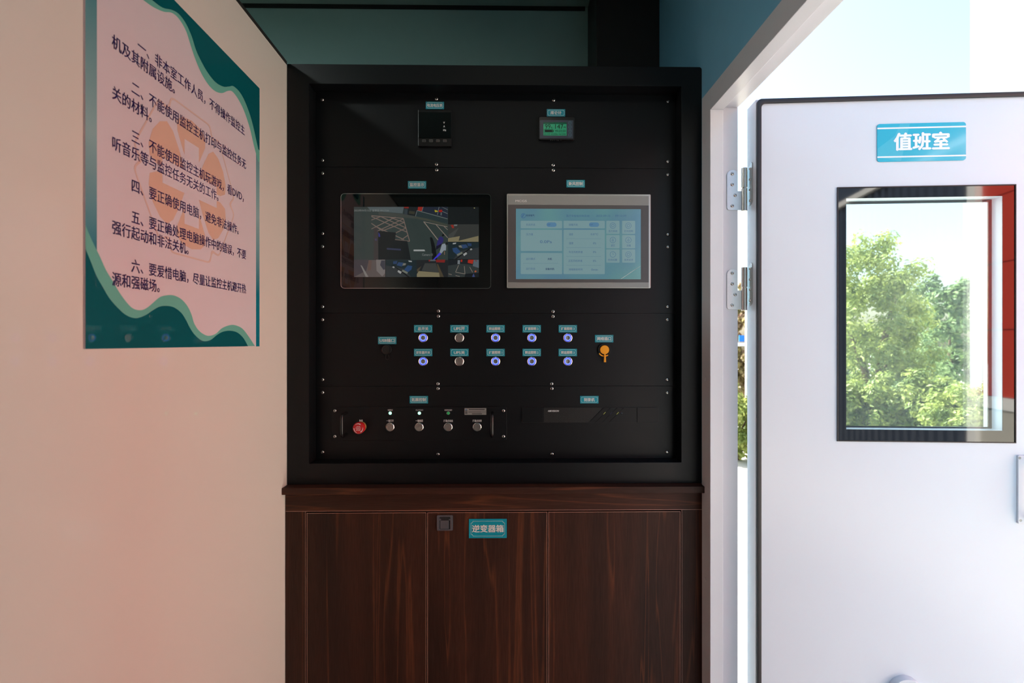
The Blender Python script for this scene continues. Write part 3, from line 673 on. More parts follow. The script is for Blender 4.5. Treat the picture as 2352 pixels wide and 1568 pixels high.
for s_, x0, x1, yc, hh in (('0.0Pa', 543, 690, 838, 36), ('0.0℃', 1172, 1266, 745, 24), ('0%', 1200, 1240, 857, 24), ('0%', 1200, 1240, 966, 24), ('0%', 1200, 1240, 1076, 24), ('0min', 1180, 1260, 1184, 26), ('2023-09-15', 1240, 1416, 516, 24), ('09:10:09', 1476, 1614, 516, 24), ('OFF', 628, 672, 627, 20), ('OFF', 1156, 1200, 627, 20)):
    pt(g, s_, x0, x1, yc, hh)
g.obj('page_lettering', um((66, 96, 134)), scn)
g = G(); pt(g, '关机', 637, 691, 1052, 28, 0.02); pt(g, '设备关机', 610, 720, 1176, 28, 0.02); pt(g, '科丰电气', 370, 473, 512, 26, 0.02); g.obj('page_bold_lettering', um((44, 62, 98)), scn)
g = G()
def ul(x0, y0, x1, y1): p0 = U(x0, y0); p1 = U(x1, y1); g.flat(HD, rc(*HD.rect(p0[0], p0[1], p1[0], p1[1])), 0.0002)
for y in (801, 911, 1020, 1131): ul(870, y - 1.5, 1300, y + 1.5)
ul(330, 1106, 770, 1109); ul(372, 532, 473, 537)
g.obj('page_rule', um((92, 124, 140)), scn)
g = G()
for cx_, cy_ in ((1447, 638), (1447, 817), (1447, 996), (1640, 638), (1640, 817), (1640, 996)):
    p = HD.hit(*U(cx_, cy_)); r_ = 37 / 5.4075 * 0.0012; g.ring(HD, circ(*p, r_, 24), circ(*p, r_ * 0.90, 24), 0.0001, 0.0003)
    if cx_ < 1500 and cy_ > 900: g.flat(HD, rc(p[0] - 0.0003, p[0] + 0.0003, p[1], p[1] + r_ * 0.6), 0.0003); g.flat(HD, rc(p[0], p[0] + r_ * 0.4, p[1] - 0.0003, p[1] + 0.0003), 0.0003)
    elif cy_ > 700 and cy_ < 900: g.ring(HD, [(p[0], p[1] + r_ * .55), (p[0] - r_ * .35, p[1] - r_ * .2), (p[0], p[1] - r_ * .5), (p[0] + r_ * .35, p[1] - r_ * .2)], [(p[0], p[1] + r_ * .35), (p[0] - r_ * .25, p[1] - r_ * .15), (p[0], p[1] - r_ * .35), (p[0] + r_ * .25, p[1] - r_ * .15)], 0.0001, 0.0003)
    else: g.ring(HD, circ(*p, r_ * 0.5, 14), circ(*p, r_ * 0.4, 14), 0.0001, 0.0003)
p = HD.hit(*U(335, 516)); r_ = 30 / 5.4075 * 0.0012; g.ring(HD, circ(*p, r_, 24), circ(*p, r_ * 0.78, 24), 0.0001, 0.0003)
for s_ in (-1, 1): g.flat(HD, [(p[0] - r_ * .5 + s_ * .0008, p[1] - r_ * .5), (p[0] - r_ * .25 + s_ * .0008, p[1] - r_ * .5), (p[0] + r_ * .2 + s_ * .0008, p[1] + r_ * .55), (p[0] - r_ * .05 + s_ * .0008, p[1] + r_ * .55)], 0.0003)
g.obj('page_icon', um((62, 98, 140)), scn)
for x in (624, 1152):
    p0 = U(x, 598); p1 = U(x + 124, 654); A = HD.rect(p0[0], p0[1], p1[0], p1[1]); G().flat(HD, rrect(*A, (A[3] - A[2]) / 2 - 1e-5), 0.0002).obj('page_switch', um((86, 126, 156)), scn)
# lifting corner of the protective film
fa, fb = HD.hit(1426, 640.5), HD.hit(1471, 611)
G().tube([HD.P(fa[0], fa[1], 0.0004), HD.P((fa[0] * .55 + fb[0] * .45), (fa[1] * .55 + fb[1] * .45), 0.0012), HD.P((fa[0] * .52 + fb[0] * .48), (fa[1] * .52 + fb[1] * .48) + .0006, 0.0012), HD.P(fb[0], fb[1], 0.0006)], [0.0003, 0.0006, 0.0006, 0.0003], 6).obj('film_edge', 'print_white', t, 'lifted edge of clear film', smooth=True)

# ------------------------------------------------------------------ switch unit
a0, a1, b0, b1 = PAN.rect(762, 935, 1164, 1010.5)
t = thing('switch_unit', 'black rack unit with a red stop button and two handles', 'control unit', PAN.P((a0 + a1) / 2, b0, 0))
G().prism(PAN, rrect(a0, a1, b0, b1, 0.003), 0.0, 0.003).obj('plate', 'black_coat', t, bevel=0.0006)
HU = YP(YPN - 0.003)
for px, py in ((769, 943), (769, 1002), (1156.5, 943), (1156.5, 1002)): place('screw', SCREW, HU.P(*HU.hit(px, py), 0), t, rot=(0, R.uniform(0, 3), 0))
for px in (795.5, 1131):
    at = HU.hit(px, 948); ab = HU.hit(px, 997); pts = []
    D_ = 0.040
    pts = [HU.P(at[0], at[1], 0), HU.P(at[0], at[1], D_ - 0.012), HU.P(at[0], at[1] - .0015, D_ - 0.006), HU.P(at[0], at[1] - .0045, D_ - .0018), HU.P(at[0], at[1] - 0.011, D_),
           HU.P(ab[0], ab[1] + 0.011, D_), HU.P(ab[0], ab[1] + .0045, D_ - .0018), HU.P(ab[0], ab[1] + .0015, D_ - 0.006), HU.P(ab[0], ab[1], D_ - 0.012), HU.P(ab[0], ab[1], 0)]
    h = G().tube(pts, 0.0044, 12).obj('handle', 'black_tube', t, smooth=True)
# stop button
ea, eb = HU.hit(829.5, 979.5)
es = place('stop_button', ann([(0.0105, 0), (0.0105, 0.010), (0.0155, 0.0125), (0.0160, 0.017), (0.0160, 0.023), (0.0148, 0.0255), (0.0002, 0.0262)], 'stop_red', 'stop_button'), HU.P(ea, eb, 0), t, 'red mushroom emergency stop button')
sub('collar', ann([(0.0145, 0), (0.0145, 0.004), (0.0125, 0.0065), (0.010, 0.0065)], 'brass', 'collar'), es, 'brass coloured collar')
PS = PL((0, 0, 0), (1, 0, 0), (0, 0, 1), (0, -1, 0)); g = G()
for s_, z, wd, hh in (('EMPUJE', 0.0042, 0.0098, 0.0026), ('EMERGENCY', 0.0005, 0.0142, 0.0024), ('STOP', -0.0046, 0.0120, 0.0036)): g.text(PS, s_, 0, z, wd, hh, 0.0266, bold=0.03)
for t0 in (60, 180, 300):
    o_ = [(0.0128 * math.cos(math.radians(t0 + q)), 0.0128 * math.sin(math.radians(t0 + q))) for q in range(0, 71, 10)]
    i_ = [((0.0121 - 0.0018 * (1 - q / 70)) * math.cos(math.radians(t0 + q)), (0.0121 - 0.0018 * (1 - q / 70)) * math.sin(math.radians(t0 + q))) for q in range(70, -1, -10)]
    g.flat(PS, o_ + i_, 0.0266)
sub('button_print', g.mesh('button_print', 'print_white', Vector()), es)
# steel buttons and lamps
SB = ann([(0.0128, 0), (0.0128, 0.0014), (0.0125, 0.0026), (0.0117, 0.0036), (0.0107, 0.0042), (0.0099, 0.0040), (0.0095, 0.0032)], 'steel', 'steel_button')
SC_ = ann([(0.0097, 0.003), (0.0094, 0.0042), (0.0088, 0.0044), (0.004, 0.0037), (0.0002, 0.0035)], 'steel_brushed', 'button_cap')
for (px, s_) in ((896, '一键打开'), (963, '一键收回'), (1029.5, '扩展点动出'), (1096, '扩展点动收')):
    o = place('steel_button', SB, HU.P(*HU.hit(px, 980.3), 0), t); sub('button_cap', SC_, o)
    g = G(); n_ = len(s_); wd = 16.5 if n_ == 4 else 21; tx(g, HU, s_, px - wd / 2, px + wd / 2, 963.2, 968.8, 0.0004, 0.01); g.obj('button_caption', 'print_white', t)
g = G(); tx(g, HU, '急停', 825, 833.2, 963.2, 969, 0.0004, 0.01); g.obj('button_caption', 'print_white', t)
LB = ann([(0.0052, 0), (0.0052, 0.0015), (0.0044, 0.0026), (0.0036, 0.0022)], 'steel', 'lamp_bezel')
for px, s_, wd, mt in ((896.5, '电源指示', 11.5, 'green_led'), (963.5, '停止到位指示', 17.5, 'green_led'), (1029.7, '收回到位指示', 17.5, 'green_led_dim')):
    o = place('indicator_lamp', LB, HU.P(*HU.hit(px, 948.3), 0), t, 'small green indicator lamp'); sub('lens', ann([(0.0038, 0.002), (0.0034, 0.0034), (0.002, 0.0042), (0.0002, 0.0044)], mt, 'lens', 16), o)
    g = G(); tx(g, HU, s_, px - wd / 2, px + wd / 2, 939.6, 943.2, 0.0004); g.obj('lamp_caption', 'print_white', t)
k = G().box(HU, *HU.rect(1067, 937, 1117, 952.3), 0, 0.0006).obj('rating_plate', 'nameplate', t, 'small silver rating plate')
g = G()
for i in range(12): A = HU.rect(1077.6 + i * 3.0, 938.9, 1079.9 + i * 3.0, 941.2); g.flat(HU, rc(*A), 0.0008)
for i in range(4): g.flat(HU, rc(*HU.rect(1068.3, 942.6 + i * 2.1, 1073.6, 943.8 + i * 2.1)), 0.0008)
g.flat(HU, rc(*HU.rect(1084, 949.2, 1107, 950.6)), 0.0008); g.obj('plate_print', 'ink', k)
g = G(); 
for y in (944, 947.2): g.flat(HU, rc(*HU.rect(1075.5, y, 1116, y + 0.6)), 0.0008)
g.flat(HU, rc(*HU.rect(1076, 945.3, 1105, 946.4)), 0.0008); g.obj('plate_rule', 'ink_grey', k)
p = HU.hit(1070.8, 940.4); G().flat(HU, [(p[0] - .003, p[1] - .0016), (p[0] + .003, p[1] - .0016), (p[0], p[1] + .002)], 0.0008).obj('plate_emblem', 'ink_blue', k)

# ------------------------------------------------------------------ recorder
a0, a1, b0, b1 = PAN.rect(1197.5, 935, 1512.5, 970.3)
t = thing('recorder', 'slim black video recorder front with diagonal ribs', 'recorder', PAN.P((a0 + a1) / 2, b0, 0))
G().box(PAN, a0, a1, b0, b1, 0.0, 0.0008).obj('back_tray', 'black_dark', t)
HR = YP(YPN - 0.0008)
def RX(x): return HR.hit(x, 952)[0]
e_ = 0.0009
for x0, x1 in ((1199, 1246.8), (1463.2, 1511.5)): G().box(HR, RX(x0), RX(x1), b0 + e_, b1 - e_, 0, 0.0022).obj('ear_plate', 'black_coat', t, bevel=0.0004)
tp = [1385.5, 1402, 1417, 1432.5]; bt = [1352, 1367, 1382.3, 1397.8]
g = G(); n_ = 44; y0, y1 = b0 + e_, b1 - e_; xl, sl_ = RX(1248.3), 0
def clipseg(c):                        # rib centre line: falls to the right, slope -0.55
    pts = []
    def xr(z): return RX(bt[0]) + (RX(tp[0]) - RX(bt[0])) * (z - y0) / (y1 - y0) - 0.001
    za, zb = c - (-0.52) * 0, 0
    best = []
    for i in range(121):
        x = xl + (RX(1386) - xl) * i / 120; z = c - 0.52 * (x - xl)
        if y0 <= z <= y1 and x <= xr(z): best.append((x, z))
    return (best[0], best[-1]) if len(best) > 2 else None
G().prism(HR, [(xl, y0), (RX(bt[0]) - .001, y0), (RX(tp[0]) - .001, y1), (xl, y1)], 0, 0.0012).obj('ribbed_field', 'black_dark', t)
c = y0 + 0.002
while c < y1 + 0.52 * (RX(1386) - xl):
    s_ = clipseg(c)
    if s_: (x0, z0), (x1, z1) = s_; g.prism(HR, [(x0, z0 - .0005), (x1, z1 - .0005), (x1, z1 + .0005), (x0, z0 + .0005)], 0.0010, 0.0022)
    c += 0.0026
g.obj('diagonal_ribs', 'rib_grey', t, kind='stuff')
for i in range(3):
    G().prism(HR, [(RX(bt[i]) + .0006, y0), (RX(bt[i + 1]) - .0008, y0), (RX(tp[i + 1]) - .0008, y1), (RX(tp[i]) + .0006, y1)], 0, 0.0022).obj('slanted_panel', 'black_coat', t)
G().prism(HR, [(RX(bt[3]) + .0006, y0), (RX(1462), y0), (RX(1462), y1), (RX(tp[3]) + .0006, y1)], 0, 0.0022).obj('front_panel', 'black_coat', t)
for x, mt in ((1388, 'yellow_led'), (1403.2, 'violet_led'), (1418.3, 'yellow_led')):
    p = HR.hit(x, 948.5); G().prism(HR, [(p[0] - .0036, p[1] - .003), (p[0] - .0022, p[1] - .003), (p[0] + .0034, p[1] + .003), (p[0] + .002, p[1] + .003)], 0.0022, 0.0026).obj('status_light', mt, t)
p = HR.hit(1427.5, 948.3); G().lathe(HR, *p, [(0.0034, 0.0022), (0.0030, 0.0027)], 8).obj('receiver_window', 'black_gloss', t)
g = G(); A = HR.rect(1258.3, 941.2, 1284, 945.3); g.text(HR, 'HIKVISION', (A[0] + A[1]) / 2, (A[2] + A[3]) / 2, (A[1] - A[0]) * 0.95, A[3] - A[2], 0.0027, bold=0.03, slant=0.35); g.obj('maker_mark', 'print_white', t)

# ------------------------------------------------------------------ wooden cabinet and its top
top_z = 0.924
zt0 = ZC + TOPF.hit(1100, 1134.5)[1]
G().wbox(XL + 0.0006, XR - 0.0006, YT, 1.60, zt0, top_z).obj('worktop', 'walnut_h', label='dark walnut ledge board under the black console', cat='worktop', bevel=0.001)
cb = thing('wooden_cabinet', 'dark walnut cabinet with three plain doors', 'cabinet', (0, 1.45, 0))
bA = CABF.hit(1100, 1172.5)[1]; bD = CABF.hit(1100, 1176)[1]; bot = 0.08 - ZC
def CXA(x): return CABF.hit(x, 1350)[0]
G().box(CABF, XL + 0.001, XR - 0.001, 0.0 - ZC, zt0 - ZC - 0.0006, -0.27, -0.021).obj('carcass', 'walnut_c', cb)
ap = G().box(CABF, XL + 0.001, XR - 0.001, bA, zt0 - ZC - 0.0006, -0.02, 0.0).obj('apron_board', 'walnut_h2', cb)
G().box(CABF, XL + 0.001, XR - 0.001, bA, bA + 0.0012, 0, 0.0002).obj('edge_band', 'edge_band', ap)
for x0, x1, mt in ((None, 702, 'walnut_b'), (1565.5, None, 'walnut')):
    A0 = XL + 0.001 if x0 is None else CXA(x0); A1 = XR - 0.001 if x1 is None else CXA(x1)
    st = G().box(CABF, A0, A1, bot, bA - 0.0007, -0.02, 0.0).obj('stile', mt, cb)
    e0 = A1 - 0.001 if x0 is None else A0
    G().box(CABF, e0, e0 + 0.001, bot, bA - 0.0007, 0, 0.0002).obj('edge_band', 'edge_band', st)
doors = []
for x0, x1, mt in ((704.5, 979, 'walnut'), (981.5, 1257, 'walnut_b'), (1259.5, 1563, 'walnut_c')):
    A0, A1 = CXA(x0), CXA(x1)
    d = G().box(CABF, A0, A1, bot, bD, -0.02, 0.0).obj('cabinet_door', mt, cb); doors.append(d)
    G().ring(CABF, rc(A0, A1, bot, bD), rc(A0 + .0012, A1 - .0012, bot + .0012, bD - .0012), 0, 0.0002).obj('edge_band', 'edge_band', d)
# latch
A = CABF.rect(1004, 1182, 1040.5, 1217.5)
la = G().ring(CABF, rrect(*A, 0.003), rrect(A[0] + .0068, A[1] - .0068, A[2] + .004, A[3] - .0045, 0.002), 0, 0.0035).obj('latch', 'chrome', doors[1], 'square chrome push latch', bevel=0.0008)
G().box(CABF, A[0] + .0066, A[1] - .0066, A[2] + .0038, A[3] - .0043, 0, 0.0006).obj('latch_well', 'recess_dark', cb)
G().prism(CABF, [(A[0] + .009, A[2] + .0045), (A[1] - .0105, A[2] + .0045), (A[1] - .0105, A[3] - .014), (A[0] + .009, A[3] - .014)], 0.0004, 0.003).obj('latch_tongue', 'chrome', cb, bevel=0.0008)
for x in (A[0] + .0085, A[1] - .0085): G().tube([CABF.P(x, A[3] - .011, 0.001), CABF.P(x, A[3] - .011, 0.004)], 0.0026, 10).obj('latch_pin', 'chrome', cb, smooth=True)
name_plate(1120.5, 1213, '逆变器箱', 73, 17.5, 'large teal name plate on the middle cabinet door', CABF, 87, 44, True)

# ------------------------------------------------------------------ poster on the left wall
YPo0, YPo1 = LEFT.hit(191, 790)[0], LEFT.hit(593, 790)[0]
zp1 = LEFT.hit(593, 203)[1]; zp0 = LEFT.hit(593, 795.3)[1]
t = thing('poster', 'glossy rules poster with teal waves and dark blue lettering', 'poster', LEFT.P((YPo0 + YPo1) / 2, zp0, 0))
G().box(LEFT, YPo0, YPo1, zp0, zp1, 0.0, 0.003).obj('board', 'poster_white', t)
PH = PL(LEFT.P(0, 0, 0.003), LEFT.u, LEFT.v, LEFT.n)
for x0, x1 in ((191, 217.5), (585, 593)):
    A0, A1 = LEFT.hit(x0, 790)[0], LEFT.hit(x1, 790)[0]; G().box(PH, A0, A1, zp0 + .00005, zp1 - .00005, 0, 0.0001).obj('side_strip', 'poster_strip', t)
def W2(pts): return [PH.hit(180 + x / 3.646, 400 + y / 3.646) for x, y in pts]
def W1(pts): return [PH.hit(180 + x / 3.734, y / 3.734) for x, y in pts]
mid_w = [(38, 365), (50, 395), (80, 480), (130, 590), (180, 690), (230, 800), (290, 900), (350, 1000), (410, 1080), (460, 1125), (520, 1138), (570, 1120), (620, 1080), (680, 1030), (740, 1013), (800, 1015), (860, 1045), (910, 1100), (945, 1170), (970, 1250), (1010, 1310), (1060, 1345), (1100, 1352), (1150, 1335), (1200, 1290), (1260, 1265), (1310, 1263), (1370, 1290), (1420, 1350), (1478, 1438)]
mid_d = [(38, 575), (50, 605), (100, 725), (150, 850), (200, 940), (260, 1040), (330, 1120), (400, 1180), (480, 1205), (560, 1180), (620, 1140), (680, 1108), (740, 1102), (800, 1115), (860, 1160), (900, 1220), (930, 1280), (970, 1340), (1020, 1385), (1060, 1398), (1110, 1385), (1160, 1345), (1210, 1318), (1270, 1310), (1330, 1325), (1380, 1370), (1420, 1440)]
def clampz(p): return [(min(max(a, YPo0), YPo1), min(max(b, zp0), zp1)) for a, b in p]
def ngon(pl, poly, h, name, mat, par):
    me_pts = [pl.P(a, b, h) for a, b in poly]; bm = bmesh.new(); vs_ = [bm.verts.new(p - ROOT[par.name]) for p in me_pts]
    fc = bm.faces.new(vs_); bm.normal_update()
    if fc.normal.dot(pl.n) < 0: fc.normal_flip()
    bmesh.ops.triangulate(bm, faces=[fc]); me = bpy.data.meshes.new(name); bm.to_mesh(me); bm.free(); me.materials.append(MATS[mat])
    o = bpy.data.objects.new(name, me); COL.objects.link(o); o.parent = par; ROOT[o.name] = ROOT[par.name]; return o
lo = clampz(smoothline(W2(mid_w))); lo2 = clampz(smoothline(W2(mid_d)))
ngon(PH, [(YPo0, zp0)] + lo + [], 0.0002, 'lower_wave', 'poster_mint', t); ngon(PH, [(YPo0, zp0)] + lo2, 0.0003, 'lower_dark_wave', 'poster_teal', t)
tw = [(330, -260), (400, -130), (470, -60), (555, 0), (640, 60), (730, 100), (800, 110), (860, 160), (920, 260), (960, 380), (1000, 500), (1050, 620), (1110, 720), (1170, 780), (1230, 798), (1280, 780), (1320, 785), (1370, 850), (1420, 950), (1470, 1100), (1510, 1270), (1542, 1385)]
td = [(440, -240), (500, -130), (560, -60), (630, 0), (720, 65), (800, 85), (860, 120), (920, 200), (970, 310), (1005, 420), (1040, 500), (1100, 610), (1170, 700), (1240, 742), (1290, 742), (1330, 740), (1390, 800), (1440, 900), (1490, 1050), (1542, 1280)]
def upper(pts):
    out = [(a, b) for a, b in smoothline(pts) if a <= YPo1]
    while len(out) > 2 and out[1][1] > zp1: out.pop(0)
    out[0] = (out[0][0], zp1); return out + [(YPo1, out[-1][1])]
def uniq(p):
    out = []
    for q in p:
        if not out or (Vector(q) - Vector(out[-1])).length > 1e-5: out.append(q)
    return out
u1 = upper(W1(tw)); u2 = upper(W1(td))
ngon(PH, uniq(u1 + [(YPo1, zp1)]), 0.0002, 'upper_wave', 'poster_mint', t); ngon(PH, uniq(u2 + [(YPo1, zp1)]), 0.0003, 'upper_dark_wave', 'poster_teal', t)
# pale emblem
ec = (0.927, 0.2895)
def star(th_, Rr, wd):
    return max((min(Rr / max(math.cos(d), 1e-6), wd / max(abs(math.sin(d)), 1e-6)) if math.cos(d) > 0 else 0) for d in [th_ - math.radians(q) for q in (30, 90, 150, 210, 270, 330)])
def starpoly(Rr, wd, n=180): return [(ec[0] + star(2 * math.pi * i / n, Rr, wd) * math.cos(2 * math.pi * i / n), ec[1] + star(2 * math.pi * i / n, Rr, wd) * math.sin(2 * math.pi * i / n)) for i in range(n)]
def soft(p, it=5):
    for _ in range(it): p = [((p[i - 1][0] + 2 * p[i][0] + p[(i + 1) % len(p)][0]) / 4, (p[i - 1][1] + 2 * p[i][1] + p[(i + 1) % len(p)][1]) / 4) for i in range(len(p))]
    return p
G().ring(PH, soft(starpoly(0.135, 0.062), 3), soft(starpoly(0.132, 0.059), 3), 0.0001, 0.0003).obj('emblem_outline', 'poster_pale', t)
for q in (30, 90, 150, 210, 270, 330):
    d = math.radians(q); pts = soft([(0.020, -0.004), (0.055, -0.026), (0.088, -0.045), (0.102, -0.046), (0.115, -0.030), (0.121, 0.0), (0.115, 0.030), (0.102, 0.046), (0.088, 0.045), (0.055, 0.026), (0.020, 0.004)], 1)
    ngon(PH, [(ec[0] + x * math.cos(d) - y * math.sin(d), ec[1] + x * math.sin(d) + y * math.cos(d)) for x, y in pts], 0.0002, 'emblem_petal', 'poster_orange', t)
cr = [(-.021, -.076), (.021, -.076), (.021, -.021), (.079, -.021), (.079, .021), (.021, .021), (.021, .076), (-.021, .076), (-.021, .021), (-.079, .021), (-.079, -.021), (-.021, -.021)]
ngon(PH, [(ec[0] + x, ec[1] + y) for x, y in cr], 0.00035, 'emblem_cross', 'poster_white', t)
lines = [(2, '一、非本室工作人员，不得操作监控主', .4672), (0, '机及其附属设施。', .4425), (2, '二、不能使用监控主机打印与监控任务无', .3945), (0, '关的材料。', .3674), (2, '三、不能使用监控主机玩游戏，看DVD，', .3196), (0, '听音乐等与监控任务无关的工作。', .2935),
         (2, '四、要正确使用电脑，避免非法操作。', .2432), (2, '五、要正确处理电脑操作中的错误，不要', .1947), (0, '强行起动和非法关机。', .1700), (2, '六、要爱惜电脑，尽量让监控主机避开热', .1192), (0, '源和强磁场。', .0938)]
for ind, s_, z in lines:
    G().text(PH, s_, 0.7395 + ind * 0.0190 + (0.0135 if z > .46 else 0.0), z, h=0.0005, bold=0.012, em=(0.0190, 0.0222), align='l').obj('text_line', 'poster_ink', t)

# ------------------------------------------------------------------ open door leaf
PHI = math.radians(4.1)
du = Vector((math.cos(PHI), -math.sin(PHI), 0)); dn = Vector((-math.sin(PHI), -math.cos(PHI), 0))
DOOR = PL((0.6228, 1.235, ZC), du, (0, 0, 1), dn)
TD, DW = 0.052, 0.785
dtop, dbot = 0.6035, 0.03 - ZC
do = thing('door_1', 'open white cabin door with a window', None, DOOR.P(DW / 2, dbot, -TD / 2), kind='structure')
w0, w1, wb0, wb1 = DOOR.rect(1943, 453, 2302, 987)
G().ring(DOOR, rc(0, DW, dbot, dtop), rc(w0, w1, wb0, wb1), -TD, 0.0).obj('leaf', 'door_white', do, bevel=0.001)
def seal_path(q): return rrect(q, DW - q, dbot + q, dtop - q, 0.012, 6)
G().ring(DOOR, seal_path(0.0006), seal_path(0.0115), 0.0, 0.007).obj('rubber_seal', 'rubber', do, bevel=0.002, smooth=True)
f0, f1, fb0, fb1 = DOOR.rect(1922, 427, 2332, 1015)
win = G().ring(DOOR, rc(f0, f1, fb0, fb1), rc(f0 + .0022, f1 - .0022, fb0 + .0022, fb1 - .0022), 0.0, 0.003).obj('window_gasket', 'rubber', do)
G().ring(DOOR, rc(f0 + .002, f1 - .002, fb0 + .002, fb1 - .002), rc(w0, w1, wb0, wb1), 0.0002, 0.0012).obj('black_border', 'black_gloss', win, 'glossy black glass border')
G().flat(DOOR, rc(w0, w1, wb0, wb1), 0.0010).obj('pane', 'window_glass', win, 'clear inner pane')
v0, v1, vb0, vb1 = w0 + 0.004, w1 - 0.008, wb0 + 0.004, wb1 - 0.006
G().ring(DOOR, rc(w0 + .0002, w1 - .0002, wb0 + .0002, wb1 - .0002), rc(v0, v1, vb0, vb1), -0.031, -0.028).obj('back_border', 'black_gloss', win)
G().flat(DOOR, rc(v0, v1, vb0, vb1), -0.0295).obj('pane', 'veil_glass', win, 'outer pane with a pale dusty veil put in')
# round white stop near the lower edge, handle plate
a, b = DOOR.hit(2076, 1587); 
place('round_stop', G().lathe(PL((0, 0, 0), du, (0, 0, 1), dn), 0, 0, [(0.040, 0), (0.0395, 0.012), (0.0375, 0.0150), (0.0002, 0.0152)], 40).mesh('round_stop', 'door_white', Vector(), smooth=True), DOOR.P(a, b, 0), do, 'round white door stop')
A = DOOR.rect(2334.5, 1045, 2400, 1201.5)
hp = G().prism(DOOR, rrect(*A, 0.003), 0, 0.005).obj('handle_plate', 'frame_white', do, 'white handle plate with screw holes', bevel=0.001)
for x, y in ((2342.3, 1051.5), (2344.5, 1195)):
    p = DOOR.hit(x, y, 0.005); G().lathe(DOOR, *p, [(0.0032, 0.005), (0.0030, 0.0053), (0.0022, 0.0051)], 16).obj('plate_screw', 'silver_bezel', hp, smooth=True)
pa = A[0] + 0.0185; pts = [DOOR.P(pa + .012, A[2] + .012, .004), DOOR.P(pa + .012, A[2] + .014, .03), DOOR.P(pa + .012, A[2] + .022, .04), DOOR.P(pa + .012, A[3] - .022, .04), DOOR.P(pa + .012, A[3] - .014, .03), DOOR.P(pa + .012, A[3] - .012, .004)]
G().tube(pts, 0.007, 12).obj('handle', 'frame_white', do, smooth=True)
# hinges (parts of the door)
JP = YP(Y2); DE = PL(DOOR.P(0, 0, 0), -dn, (0, 0, 1), -du)       # hinge edge of the leaf, measured away from its front corner
SCH = screw_mesh(0.0044)
for y0 in (391, 618.5):
    dy = y0 - 391
    def JJ(x, y): return JP.hit(x, y + dy)
    a0, b1 = JJ(1669, 391); a1, b0 = JJ(1703, 483); am = JJ(1693.5, 400)[0]; bm_ = JJ(1690, 439.5)[1]; r_ = (am - a0) / 2
    poly = [(a0 + 0.006, b0), (a1, b0), (a1, bm_), (am, bm_)] + [(a0 + r_ + r_ * math.cos(math.radians(q)), b1 - r_ + r_ * math.sin(math.radians(q))) for q in range(0, 181, 15)] + [(a0, b0 + 0.006), (a0 + .0018, b0 + .0018)]
    hg = G().prism(JP, poly, 0.0, 0.0024).obj('hinge', 'hinge_steel', do, 'brushed steel butt hinge')
    for x, y in ((1681, 400), (1681, 424.5), (1687.5, 449), (1681, 473.5)):
        pp = JP.P(*JJ(x, y), 0.0022); q = bpy.data.objects.new('screw', SCREW_B); COL.objects.link(q); q.parent = hg; q.location = pp - ROOT[do.name]
    kc = JP.P(JJ(1708.5, 440)[0], 0, 0.0); kx, ky = kc.x, Y2 - 0.002
    zt, zm, zb = [ZC + JJ(1705, y)[1] for y in (387, 434, 485)]
    kn = G().tube([(kx, ky, zb), (kx, ky, zm - .0008)], 0.0073, 20).obj('knuckle', 'hinge_steel', hg, smooth=True)
    G().tube([(kx, ky, zm - .002), (kx, ky, zm + .004)], 0.0058, 16).obj('hinge_pin', 'steel', hg, smooth=True)
    G().tube([(kx, ky, zm + .003), (kx, ky, zt)], 0.0073, 20).obj('knuckle', 'hinge_steel', hg, smooth=True)
    e0, e1 = 0.018, 0.046; c1 = ZC + JP.hit(1720, 379 + dy)[1] - ZC; c0 = JP.hit(1720, 475 + dy)[1]; rr = 0.0095
    poly = [(e0, c0 + rr)] + [((e0 + e1) / 2 + (e1 - e0) / 2 * math.cos(math.radians(q)), c0 + rr + rr * math.sin(math.radians(q))) for q in range(195, 360, 15)] + [(e1, c0 + rr), (e1, c1 - 0.012), (e0 + 0.004, c1), (e0, c1 - .004)]
    lp = G().prism(DE, poly[::-1], 0.0, 0.002).obj('leaf_plate', 'hinge_steel', hg)
    for q in (0.12, 0.38, 0.62, 0.88):
        G().lathe(DE, (e0 + e1) / 2, c0 + (c1 - c0) * q, [(0.0042, 0.0018), (0.0034, 0.0027), (0.0002, 0.0027)], 14).obj('leaf_screw', 'steel', hg, smooth=True)
    G().prism(DE, rc(e1 - .002, e1 + 0.020, c0 + (c1 - c0) * .42, c1 - .012), 0.0, 0.002).obj('leaf_tongue', 'hinge_steel', hg)
# sign on the door
A = DOOR.rect(2013.5, 283, 2217.5, 370.5)
t = thing('door_sign', 'cyan door sign with three white characters', 'sign', DOOR.P((A[0] + A[1]) / 2, A[2], 0))
pls = G().prism(DOOR, rrect(*A, 0.007, 6), 0.0, 0.002).obj('plate', 'sign_cyan', t, bevel=0.0005)
hb = A[3] - A[2]; g = G()
for q in (0.125, 0.880): g.flat(DOOR, rc(A[0] + .0002, A[1] - .0002, A[2] + hb * (q - .019), A[2] + hb * (q + .019)), 0.0022)
g.obj('stripe', 'sign_white', t)
w_ = A[1] - A[0]; 
g = G(); g.flat(DOOR, [(A[0] + .001, A[2] + hb * .12), (A[0] + w_ * .27, A[2] + .001), (A[0] + w_ * .37, A[3] - .001), (A[0] + w_ * .26, A[3] - .001), (A[0] + w_ * .2, A[2] + hb * .68), (A[0] + .001, A[2] + hb * .35)], 0.00205); g.obj('painted_gloss', 'sign_gloss_cyan', t)  # lighter cyan patch painted as a reflection on the sign
g = G(); q = DOOR.rect(2051, 304, 2180, 346); g.text(DOOR, '值班室', (q[0] + q[1]) / 2, (q[2] + q[3]) / 2, q[1] - q[0], q[3] - q[2], 0.0024, bold=0.036); g.obj('lettering', 'sign_white', t)

